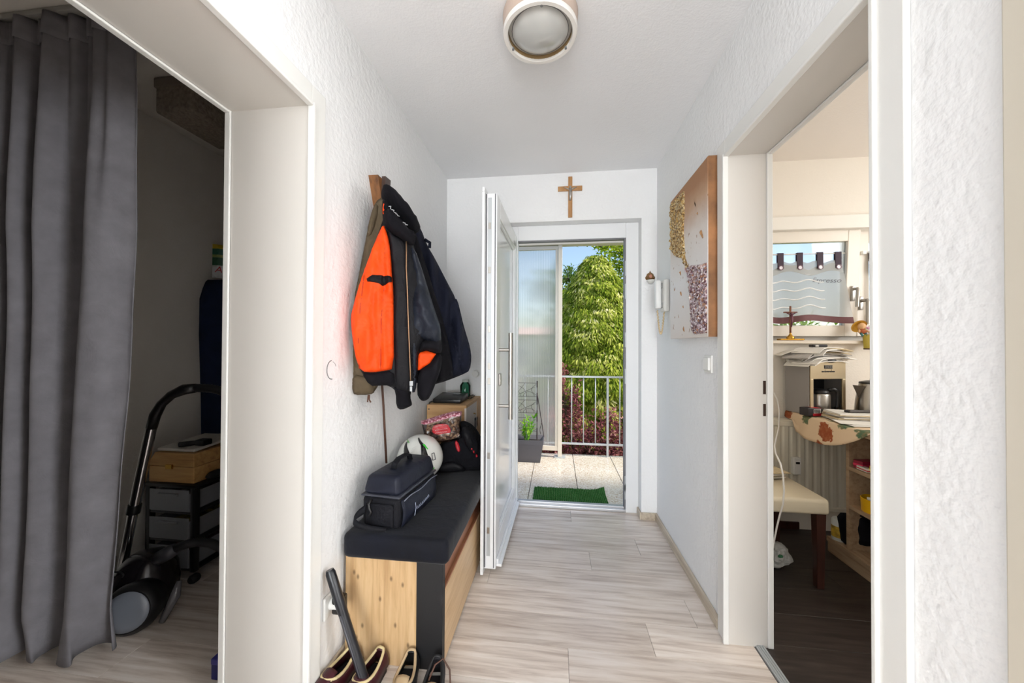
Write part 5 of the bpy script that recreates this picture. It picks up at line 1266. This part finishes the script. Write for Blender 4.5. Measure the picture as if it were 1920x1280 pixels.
for k in range(6):
    a_ = k*1.05; tip = vp+Vector((.02*math.cos(a_), .015*math.sin(a_), .075+.012*(k % 3)))
    MB().tube([vp+Vector((0, 0, .03)), tip], .0018, 5).ell(tip, (.010, .010, .008), 8, 6).build('flower', plain('flower_%d' % (k % 2), [(226, 170, 206), (180, 196, 120)][k % 2], .7), vs)
# café curtains
sheer = NT('sheer_curtain'); v = sheer.coord()
tr_ = sheer.n('ShaderNodeBsdfTransparent'); df = sheer.n('ShaderNodeBsdfTranslucent'); df.inputs[0].default_value = lin((246, 246, 246)); d2_ = sheer.n('ShaderNodeBsdfDiffuse'); d2_.inputs[0].default_value = lin((240, 240, 240))
m1 = sheer.n('ShaderNodeMixShader'); m1.inputs[0].default_value = .35; sheer.l(df.outputs[0], m1.inputs[1]); sheer.l(d2_.outputs[0], m1.inputs[2])
m2 = sheer.n('ShaderNodeMixShader'); m2.inputs[0].default_value = .87; sheer.l(tr_.outputs[0], m2.inputs[1]); sheer.l(m1.outputs[0], m2.inputs[2]); sheer.l(m2.outputs[0], sheer.out.inputs[0])
M_sheer = sheer.m
M_hem = plain('hem_brown', (112, 72, 74), .7); M_tab = plain('tab_plum', (66, 52, 66), .7); M_greyb = plain('grey_border', (176, 180, 180), .7)
CY = 2.655
def cafe(name, label, xa, xb, za, zb, tabs, text=None, flare=0):
    t = thing(name, label, 'curtain', ((xa+xb)/2, CY, zb))
    W_ = xb-xa
    def f(u, v, off=0):
        x = xa+W_*u+flare*max(0, u-.7)/.3*v*.5; y = CY-.012*math.sin(u*W_*26)*(0.3+v)-off - .01*v; z = za-(za-zb)*v - .010*math.sin(u*W_*17+1)*v - (.016*(1-math.cos(2*math.pi*(u*W_/.105)))*.5*(1-v) if v < .2 else 0)
        return (x, y, z)
    n_ = max(12, int(W_/.012))
    MB().grid(n_, 24, lambda u, v: f(u, v*.90)).build('sheer_panel', M_sheer, t, True)
    MB().grid(n_, 3, lambda u, v: f(u, .90+.10*v)).build('hem', M_hem, t, True)
    MB().grid(n_, 3, lambda u, v: (lambda p: (p[0], p[1], p[2]-.018*math.sin(u*W_*24)))(f(u, .08+.13*v, .001))).build('grey_border', M_greyb, t, True)
    for k in range(4):
        v0 = .34+.14*k
        pts = [(lambda p: (p[0], p[1], p[2]+.008*math.sin(i*.75)))(f(.30+.55*i/24, v0, .003)) for i in range(25)]
        MB().tube(pts, .0042, 4).build('white_wave', plain('wave_white', (250, 250, 250), .7), t)
    for x in tabs:
        u = (x-xa)/W_; p = f(u, 0)
        tb_ = MB().box(x-.019, x+.019, CY-.006, CY-.001, za-.055, za+.052, .001).box(x-.019, x+.019, CY+.006, CY+.011, za-.01, za+.052, .001).box(x-.019, x+.019, CY-.006, CY+.011, za+.05, za+.055, .001).build('tab', M_tab, t)
        MB().lathe([(.012, 0), (.017, .0), (.017, .004), (.012, .004)], 18, (x, CY-.007, za-.048), Matrix.Rotation(math.pi/2, 3, 'X'), close=True).build('eyelet_ring', plain('ring_plum', (110, 80, 92), .3), tb_, True, auto=40)
        MB().lathe([(0, .001), (.012, .001)], 18, (x, CY-.008, za-.048), Matrix.Rotation(math.pi/2, 3, 'X')).build('eyelet_disc', plain('disc_white', (246, 240, 248), .3), tb_)
    if text:
        def g(a, b):
            u = .76+a/W_; p = f(u, .36-b/(za-zb), .003); return p
        text_mesh(text, .045, g, 'lettering', plain('lettering_grey', (120, 118, 124), .7), t, .35)
    return t
zr_ = at(1500, 475, Y=CY).z; zh_ = at(1500, 604, Y=CY).z
tx = [at(x, 475, Y=CY).x for x in (1463, 1499, 1537, 1571)]
cafe('cafe_curtain', 'sheer white cafe curtain with brown hem and wave pattern on the left window sash', 1.12, at(1577, 475, Y=CY).x, zr_-.05, zh_, tx+[tx[0]-.12, tx[0]-.24], 'Espresso', .12)
cafe('cafe_curtain', 'narrow piece of sheer cafe curtain on the right window sash beside the mullion', 2.075, 2.66, zr_-.05, zh_+.02, [2.10, 2.22, 2.34, 2.46, 2.58])
for (a_, b_, l_) in ((1.08, 1.985, 'thin white rod carrying the wide cafe curtain on the left sash'), (2.04, 2.69, 'thin white rod carrying the narrow cafe curtain on the right sash')):
    rd_ = thing('curtain_rod', l_, 'rod', ((a_+b_)/2, CY, zr_))
    MB().tube([(a_, CY+.003, zr_-.004), (b_, CY+.003, zr_-.004)], .0045, 8).build('rod', M_white, rd_, True)
    for x in (a_+.01, b_-.01): MB().box(x-.012, x+.012, CY-.002, CY+.02, zr_-.016, zr_+.008, .003).build('bracket', M_white, rd_)
# ================================================================== BALCONY
bf = struct(MB().box(-1.3, 1.7, YO, 4.12, -.16, -.013).build('floor_balcony', plain('balcony_screed', (86, 78, 72), .8)))
t = NT('terrazzo'); v = t.coord((1, 1, 1), True)
vo = t.n('ShaderNodeTexVoronoi'); vo.inputs['Scale'].default_value = 110; t.l(v, vo.inputs['Vector']); sep = t.n('ShaderNodeSeparateColor'); t.l(vo.outputs['Color'], sep.inputs[0])
base = t.ramp(t.noise(v, 3, 3), [(.3, (202, 186, 166)), (.7, (216, 204, 188))])
chip = t.ramp(sep.outputs[0], [(.0, (150, 124, 96)), (.12, (186, 160, 128)), (.2, (236, 232, 224)), (1, (240, 237, 230))])
mk = t.ramp(sep.outputs[1], [(.45, (0, 0, 0)), (.5, (200, 200, 200))])
t.pbr(t.mix(mk, base, chip), .16, 0, .5)
M_tile = t.m
S = .41; x = .19-3*S-.001; tiles_x = [.19+S*k for k in range(-4, 4)]; ty = [2.80, 2.992, 3.367, 3.742, 4.117]; cache = {}
for i in range(len(tiles_x)-1):
    for j in range(len(ty)-1):
        wx, wy = S-.005, ty[j+1]-ty[j]-.005; key = round(wy, 3)
        if key not in cache:
            o = MB().box(-wx/2, wx/2, -wy/2, wy/2, -.012, 0, .002, 1).build('floor_tile', M_tile, bf, local=True); cache[key] = o.data
        else: o = bpy.data.objects.new('floor_tile', cache[key]); COL.objects.link(o); o.parent = bf
        o.location = ((tiles_x[i]+tiles_x[i+1])/2, (ty[j]+ty[j+1])/2, 0)
# door mat
t = NT('green_mat'); v = t.coord(); n = t.noise(v, 160, 2)
wv = t.n('ShaderNodeTexWave'); wv.inputs['Scale'].default_value = 22; t.l(v, wv.inputs['Vector'])
t.pbr(t.mix(t.ramp(wv.outputs['Fac'], [(.45, (0, 0, 0)), (.6, (150, 150, 150))]), t.ramp(n, [(.35, (24, 70, 30)), (.65, (62, 130, 58))]), (130, 166, 104)), .85, 0, .2, t.bump(n, .8, .006))
def matz(x, y):
    c = max(0, (x-.30)/.12)*max(0, (y-3.02)/.10); return .012+.05*min(1, c)**1.5
MX0, MX1, MY0, MY1 = -.178, .408, 2.825, 3.10
mt = thing('door_mat', 'green artificial turf door mat with one curled corner on the balcony tiles', 'mat', (.115, 2.96, 0))
mm = MB().grid(40, 20, lambda u, v: (MX0+(MX1-MX0)*u, MY0+(MY1-MY0)*v, matz(MX0+(MX1-MX0)*u, MY0+(MY1-MY0)*v)-.005)).build('turf_base', t.m, mt, True, solid=.008)
rnd = random.Random(2); bl = MB()
for k in range(5200):
    x, y = rnd.uniform(MX0, MX1), rnd.uniform(MY0, MY1); z = matz(x, y); a = rnd.uniform(0, 6.28); w_ = .0022; h_ = rnd.uniform(.006, .012)
    bl.add([(x-w_*math.cos(a), y-w_*math.sin(a), z-.001), (x+w_*math.cos(a), y+w_*math.sin(a), z-.001), (x+rnd.uniform(-.004, .004), y+rnd.uniform(-.004, .004), z+h_)], [(0, 1, 2)])
o = bl.build('turf_blades', t.m, mt); o['kind'] = 'stuff'
# railing
RY = 4.06
rl = thing('balcony_railing', 'grey galvanised balcony railing with slim vertical bars', 'railing', (.8, RY, 0))
MB().box(-1.3, 1.7, RY-.012, RY+.012, .872, .892, .002).build('top_rail', M_galv, rl)
MB().box(-1.3, 1.7, RY-.012, RY+.012, .125, .145, .002).build('bottom_rail', M_galv, rl)
k = 0; x = .046-.131*10
while x < 1.65:
    if k not in (10,):
        if k in (14, 6, 18): MB().box(x-.011, x+.011, RY-.011, RY+.011, 0.0, .872, .001).build('post', M_galv, rl)
        else: MB().tube([(x, RY, .144), (x, RY, .873)], .006, 8).build('baluster', M_galv, rl, True)
    x += .131; k += 1
# privacy screen
M_scrframe = plain('cream_frame', (232, 222, 206), .4)
ps = thing('privacy_screen', 'ribbed translucent privacy screen in cream frame beside the railing', 'screen', (-.5, 4.0, 0))
SX, SY_ = .046, 3.98
MB().box(SX-.022, SX+.022, SY_-.022, SY_+.022, 0, 2.337, .003).build('post', M_scrframe, ps)
MB().box(SX-.06, SX+.06, SY_-.04, SY_+.04, .0005, .012, .002).build('foot_plate', M_galv, ps)
MB().box(-1.28, -1.236, SY_-.022, SY_+.022, 0, 2.337, .003).build('post', M_scrframe, ps)
MB().box(-1.236, SX-.022, SY_-.018, SY_+.018, 2.29, 2.33, .003).build('top_bar', M_scrframe, ps)
MB().box(-1.236, SX-.022, SY_-.018, SY_+.018, .075, .125, .003).build('bottom_bar', M_scrframe, ps)
MB().box(SX-.052, SX-.022, SY_-.016, SY_+.016, .125, 2.30, .002).build('side_bar', M_scrframe, ps)
t = NT('ribbed_polycarbonate'); v = t.coord()
wv = t.n('ShaderNodeTexWave'); wv.bands_direction = 'X'; wv.inputs['Scale'].default_value = 26; t.l(v, wv.inputs['Vector'])
rf = t.n('ShaderNodeBsdfRefraction'); rf.inputs['Roughness'].default_value = .16; rf.inputs['IOR'].default_value = 1.12; rf.inputs[0].default_value = lin((253, 253, 253))
t.l(t.bump(wv.outputs['Fac'], .5, .004), rf.inputs['Normal'])
tl = t.n('ShaderNodeBsdfTranslucent'); tl.inputs[0].default_value = lin((255, 249, 240)); df_ = t.n('ShaderNodeBsdfDiffuse'); df_.inputs[0].default_value = lin((252, 247, 240))
a1 = t.n('ShaderNodeMixShader'); a1.inputs[0].default_value = .45; t.l(tl.outputs[0], a1.inputs[1]); t.l(df_.outputs[0], a1.inputs[2])
cr_ = t.ramp(wv.outputs['Fac'], [(.1, (168, 168, 168)), (.9, (210, 210, 210))])
a2 = t.n('ShaderNodeMixShader'); t.l(cr_, a2.inputs[0]); t.l(rf.outputs[0], a2.inputs[1]); t.l(a1.outputs[0], a2.inputs[2]); t.l(a2.outputs[0], t.out.inputs[0])
MB().add([(-1.236, SY_, .125), (SX-.05, SY_, .125), (SX-.05, SY_, 2.30), (-1.236, SY_, 2.30)], [(0, 1, 2, 3)]).build('screen_pane', t.m, ps)
# upper beam of the balcony roof edge
struct(MB().box(-1.4, 1.8, 3.95, 4.05, 2.338, 2.50, .004).build('trim_4', M_scrframe))
# planter
PXR = -.125
pl = thing('planter_box', 'rectangular grey plastic planter with herbs on the balcony tiles', 'planter', (-.4, 3.9, 0))
def ring(x0, x1, y0, y1, z): return [(x0, y0, z), (x1, y0, z), (x1, y1, z), (x0, y1, z)]
x0, x1, y0, y1 = -.72, PXR-.035, 3.76, 3.93
m = MB(); L_ = [ring(x0+.0, x1, y0, y1, .001), ring(x0-.03, x1+.03, y0-.03, y1+.03, .195), ring(x0-.035, x1+.035, y0-.035, y1+.035, .195), ring(x0-.04, x1+.038, y0-.038, y1+.038, .24), ring(x0-.03, x1+.028, y0-.028, y1+.028, .24), ring(x0+.01, x1-.01, y0+.01, y1-.01, .20)]
for r_ in L_: m.v += [Vector(q) for q in r_]
for i in range(len(L_)-1):
    for j in range(4): m.f.append((i*4+j, i*4+(j+1) % 4, i*4+4+(j+1) % 4, i*4+4+j))
m.f.append((0, 3, 2, 1)); m.build('tub', plain('planter_grey', (92, 90, 96), .5), pl)
MB().add(ring(x0+.01, x1-.01, y0+.01, y1-.01, .203), [(0, 1, 2, 3)]).build('soil', plain('soil', (42, 34, 30), .9, bump=.6, bscale=80, bdist=.01), pl)
def leafcol(name, cols, rough=.5, trans=.35):
    t = NT(name); at_ = t.n('ShaderNodeAttribute'); at_.attribute_name = 'tint'
    c = t.ramp(at_.outputs['Fac'], [(k/(len(cols)-1), c_) for k, c_ in enumerate(cols)])
    d = t.n('ShaderNodeBsdfDiffuse'); tl = t.n('ShaderNodeBsdfTranslucent'); t.l(c, d.inputs[0]); t.l(c, tl.inputs[0])
    mx = t.n('ShaderNodeMixShader'); mx.inputs[0].default_value = trans; t.l(d.outputs[0], mx.inputs[1]); t.l(tl.outputs[0], mx.inputs[2]); t.l(mx.outputs[0], t.out.inputs[0]); return t.m
class Leaves:
    def __init__(s): s.v = []; s.f = []; s.t = []
    def leaf(s, p, d, up, L, W, tint):
        d = d.normalized(); side = d.cross(up); side = side.normalized() if side.length > 1e-4 else Vector((1, 0, 0)); nrm = side.cross(d)
        k = len(s.v); s.v += [p, p+d*L*.45+side*W*.5+nrm*W*.12, p+d*L, p+d*L*.45-side*W*.5+nrm*W*.12]; s.f += [(k, k+1, k+2, k+3)]; s.t += [tint]*4
    def build(s, name, mat, parent):
        me = bpy.data.meshes.new(name); off = ROOTM[parent.name].inverted(); me.from_pydata([(off @ q)[:] for q in s.v], [], s.f); me.update()
        a = me.attributes.new('tint', 'FLOAT', 'POINT'); a.data.foreach_set('value', np.array(s.t, dtype=np.float32))
        me.materials.append(mat); o = bpy.data.objects.new(name, me); COL.objects.link(o); o.parent = parent; o['kind'] = 'stuff'; return o
def rv(rnd, s=1): return Vector((rnd.gauss(0, s), rnd.gauss(0, s), rnd.gauss(0, s)))
rnd = random.Random(5)
hb = thing('herb_plant', 'bright green leafy herb growing in the grey planter', 'plant', (-.31, 3.83, .2))
lv = Leaves()
M_herb = leafcol('herb_leaf', [(70, 140, 40), (130, 190, 50), (190, 226, 90)])
for k in range(9):
    b0 = Vector((-.33+rnd.uniform(-.06, .05), 3.82+rnd.uniform(-.04, .03), .2)); tp = b0+Vector((rnd.uniform(-.03, .13), rnd.uniform(-.05, .05), rnd.uniform(.14, .30)))
    MB().tube([b0, b0.lerp(tp, .5)+Vector((.01, 0, .01)), tp], .003, 5).build('stem', plain('stem_green', (90, 140, 50), .6), hb)
    for i in range(16):
        q = rnd.uniform(.25, 1); p = b0.lerp(tp, q); d = rv(rnd)+Vector((0, 0, .3)); lv.leaf(p, d, Vector((0, 0, 1)), rnd.uniform(.03, .06), rnd.uniform(.02, .035), rnd.random())
lv.build('herb_leaves', M_herb, hb)
# wire trellis standing in the planter
tl_ = thing('wire_trellis', 'dark wire trellis with three fan panels standing in the planter', 'trellis', (-.35, 3.90, .2))
M_wire = plain('wire_brown', (66, 54, 56), .5)
xr = at(1007, 760, Y=3.90).x; xl = xr-.50
zt = [at(1000, y, Y=3.90).z for y in (718, 743, 750, 774, 783, 808)]
pst = MB()
for (a_, b_) in ((714, 726), (736, 758), (769, 790), (802, 822)): MB().tube([(xr, 3.90, at(1007, a_, Y=3.9).z), (xr, 3.90, at(1007, b_, Y=3.9).z)], .007, 8).build('post_sleeve', M_wire, tl_)
MB().tube([(xr, 3.90, .2), (xr, 3.90, zt[0]+.01)], .0035, 6).build('post', M_wire, tl_); MB().tube([(xl, 3.90, .2), (xl, 3.90, zt[0]+.01)], .0035, 6).build('post', M_wire, tl_)
for k in range(3):
    za, zb = zt[2*k], zt[2*k+1]; m = MB(); cx = xr-.245; hgt = za-zb
    for z in (za, zb): m.tube([(xl, 3.9, z), (xr, 3.9, z)], .0022, 5)
    for R_ in (.12, .06, .022): m.tube([(cx+R_*math.cos(i*math.pi/12)*1.1, 3.9, zb+R_*math.sin(i*math.pi/12)) for i in range(13)], .002, 5)
    for a_ in (25, 52, 90, 128, 155):
        a_ = math.radians(a_); r1 = min(hgt/math.sin(a_), .24); m.tube([(cx+.03*math.cos(a_), 3.9, zb+.03*math.sin(a_)), (cx+r1*math.cos(a_), 3.9, zb+r1*math.sin(a_))], .002, 5)
    m.tube([(xr-.012-.05*math.sin(i*math.pi/10), 3.9, za-.015-(hgt-.03)*i/10) for i in range(11)], .002, 5)
    m.tube([(xr-.09+.06*math.cos(i*math.pi/10), 3.9, zb+.05*math.sin(i*math.pi/10)) for i in range(11)], .002, 5)
    m.build('fan_panel', M_wire, tl_)
p0, p1 = at(1008, 742, Y=3.9), at(1020, 818, Y=3.84)
MB().tube([p0, p0.lerp(p1, .5)+Vector((0, -.01, 0)), p1], .005, 6).build('stay', M_wire, tl_)
MB().tube([at(1016, 790, Y=3.86), at(1012, 806, Y=3.86), at(1014, 814, Y=3.86)], .003, 6).build('stay_hook', M_wire, tl_)

# ================================================================== GARDEN
gz = -3.0
struct(MB().box(-40, 40, YO, 70, gz-.2, gz).build('ground', plain('lawn', (86, 112, 52), .9, var=.2, vscale=3)))
hs = thing('neighbour_house', 'pale house with red-brown roof behind the privacy screen', 'house', (-9, 36, gz))
MB().box(-24, -.3, 36, 44, gz, 2.2).build('wall', plain('house_wall', (240, 222, 208), .8), hs)
MB().prism([(35.3, 2.2), (44.7, 2.2), (40, 3.0)], lambda a, b, c: (c, a, b), -24.4, .1).build('roof', plain('roof_tiles', (214, 180, 164), .8, var=.2, vscale=8), hs)
for x in (-20, -15, -10, -5): MB().box(x, x+1.2, 35.95, 36.05, -.6, .9).build('window', plain('house_window', (70, 80, 90), .2), hs)
# weeping conifer
def conifer(name, label, base, H_, Rb, n, seed, cols):
    rnd = random.Random(seed); t = thing(name, label, 'tree', base); b = Vector(base)
    MB().tube([b, b+Vector((0, 0, H_*.5)), b+Vector((0, 0, H_*.97))], [.16, .10, .02], 10).build('trunk', plain('bark', (82, 66, 52), .9), t, True)
    L = Leaves(); brs = MB()
    for k in range(n):
        q = rnd.random()**.8; z = H_*(.04+.95*q); R_ = Rb*min(1.0, (1-q)*1.75)**.75*rnd.uniform(.62, 1.05) + .06
        a = rnd.uniform(0, 6.283)
        if math.sin(a) > .35 and rnd.random() < .75: a = -a
        o = Vector((math.cos(a), math.sin(a), 0)); c = b+Vector((0, 0, z))+o*R_ ; c.z -= R_*.25
        ti = rnd.random()**1.4
        S_ = rnd.uniform(1.0, 1.7)
        for i in range(54):       # one drooping spray: layered scale-like twigs
            w_ = rnd.uniform(-.075, .075)*S_; sd = Vector((-o.y, o.x, 0)); h_ = rnd.uniform(-.14, .07)*S_
            bulge = .07*(1-(h_/.16)**2)*S_
            p = c+sd*w_+Vector((0, 0, h_))+o*(bulge*rnd.uniform(.4, 1))
            d = (o*rnd.uniform(.1, .7)+Vector((0, 0, -1))*rnd.uniform(.5, 1.1)+sd*(w_*5)+rv(rnd, .18))
            up = o+Vector((0, 0, .6))+rv(rnd, .2)
            L.leaf(p, d, up, rnd.uniform(.045, .085)*S_, rnd.uniform(.012, .024)*S_, min(1, max(0, .25+.75*ti*(.55+h_*3.0)+rnd.uniform(-.15, .2))))
        if k % 12 == 0:
            s0 = b+Vector((0, 0, z+.05)); brs.tube([s0, s0.lerp(c, .6)+Vector((0, 0, .05)), c], [.025, .015, .005], 5)
    bo = brs.build('branches', plain('bark', (82, 66, 52), .9), t); bo['kind'] = 'stuff'
    L.build('foliage', leafcol(name+'_leaf', cols, trans=.25), t); return t
conifer('weeping_conifer', 'dense drooping green conifer with pale lime tips behind the railing', (.80, 7.6, gz), 6.10, 1.75, 3000, 3, [(50, 74, 24), (110, 136, 42), (176, 188, 70), (226, 224, 134), (242, 234, 180)])
def leafy(name, label, base, centres, n, seed, cols, lsz, trunk=True, cat='tree', trans=.4):
    rnd = random.Random(seed); t = thing(name, label, cat, base); b = Vector(base); L = Leaves(); br = MB()
    tot = sum(r[1].x*r[1].y*r[1].z for r in centres)**1
    for (c, r) in centres:
        m_ = int(n*(r.x*r.y*r.z)/tot)
        br.tube([b+Vector((0, 0, .2)), b.lerp(c, .55)+Vector((rnd.uniform(-.2, .2), 0, .3)), c], [.09, .05, .012], 6)
        subs = [c+Vector((rnd.gauss(0, .5)*r.x, rnd.gauss(0, .5)*r.y, rnd.gauss(0, .5)*r.z)) for _ in range(max(6, m_//60))]
        for s_ in subs:
            br.tube([c.lerp(s_, -.2), s_], [.012, .003], 4)
            tl = rnd.random()
            for k in range(60):
                p = s_+Vector((rnd.gauss(0, .16)*r.x, rnd.gauss(0, .16)*r.y, rnd.gauss(0, .14)*r.z)); d = rv(rnd)+Vector((0, -.3, -.1))
                L.leaf(p, d, Vector((0, -.2, 1))+rv(rnd, .4), rnd.uniform(.6, 1.2)*lsz, rnd.uniform(.35, .6)*lsz, min(1, max(0, tl*.6+rnd.random()*.45)))
    o = br.build('branches', plain('bark', (82, 66, 52), .9), t); o['kind'] = 'stuff'
    L.build('foliage', leafcol(name+'_leaf', cols, trans=trans), t); return t
V = Vector
leafy('lime_tree', 'tall loose tree with bright yellow-green leaves behind the conifer', (2.2, 10.5, gz), [(V((1.9, 10.4, 3.9)), V((.95, .8, .9))), (V((1.9, 10.2, 2.4)), V((.8, .8, .9))), (V((3.0, 10.6, 3.0)), V((1.4, 1, 1.8))), (V((1.25, 10.4, 4.2)), V((.5, .6, .35))), (V((.4, 10.8, 2.8)), V((.7, .6, .5)))], 10000, 8, [(70, 110, 20), (140, 172, 36), (198, 208, 70), (226, 228, 120)], .13)
leafy('slender_tree', 'distant slender tree with sparse blue-green leaves against the sky', (.8, 15, gz), [(V((.55, 15, 4.0)), V((.8, .8, .5))), (V((.3, 15, 3.1)), V((1.0, .8, .7)))], 3000, 9, [(60, 92, 50), (104, 134, 66), (160, 176, 92)], .15)
leafy('purple_shrub', 'dark purple-red leaved shrub below and in front of the conifer', (.7, 5.6, gz), [(V((.12, 5.5, .35)), V((.26, .4, .55))), (V((.50, 5.5, -.40)), V((.6, .45, .5))), (V((1.05, 5.5, -.30)), V((.6, .45, .45))), (V((-.5, 5.6, -.4)), V((.7, .5, .6))), (V((.8, 5.6, -1.4)), V((1.5, .6, .6)))], 18000, 10, [(78, 40, 46), (128, 76, 80), (172, 112, 108), (230, 180, 172)], .07, cat='shrub', trans=.3)
for k, (x, y) in enumerate(((-9, 30), (4, 26), (11, 24), (17, 30))):
    leafy('background_tree', ['round green tree far left behind the neighbouring house', 'round green tree in the distance straight behind the conifer', 'broad green tree in the distance right of the conifer', 'tall green tree at the far right of the garden'][k], (x, y, gz), [(V((x, y, gz+4.0)), V((2.6, 2, 2.2)))], 1500, 20+k, [(60, 96, 34), (110, 150, 50), (160, 186, 80)], .5)
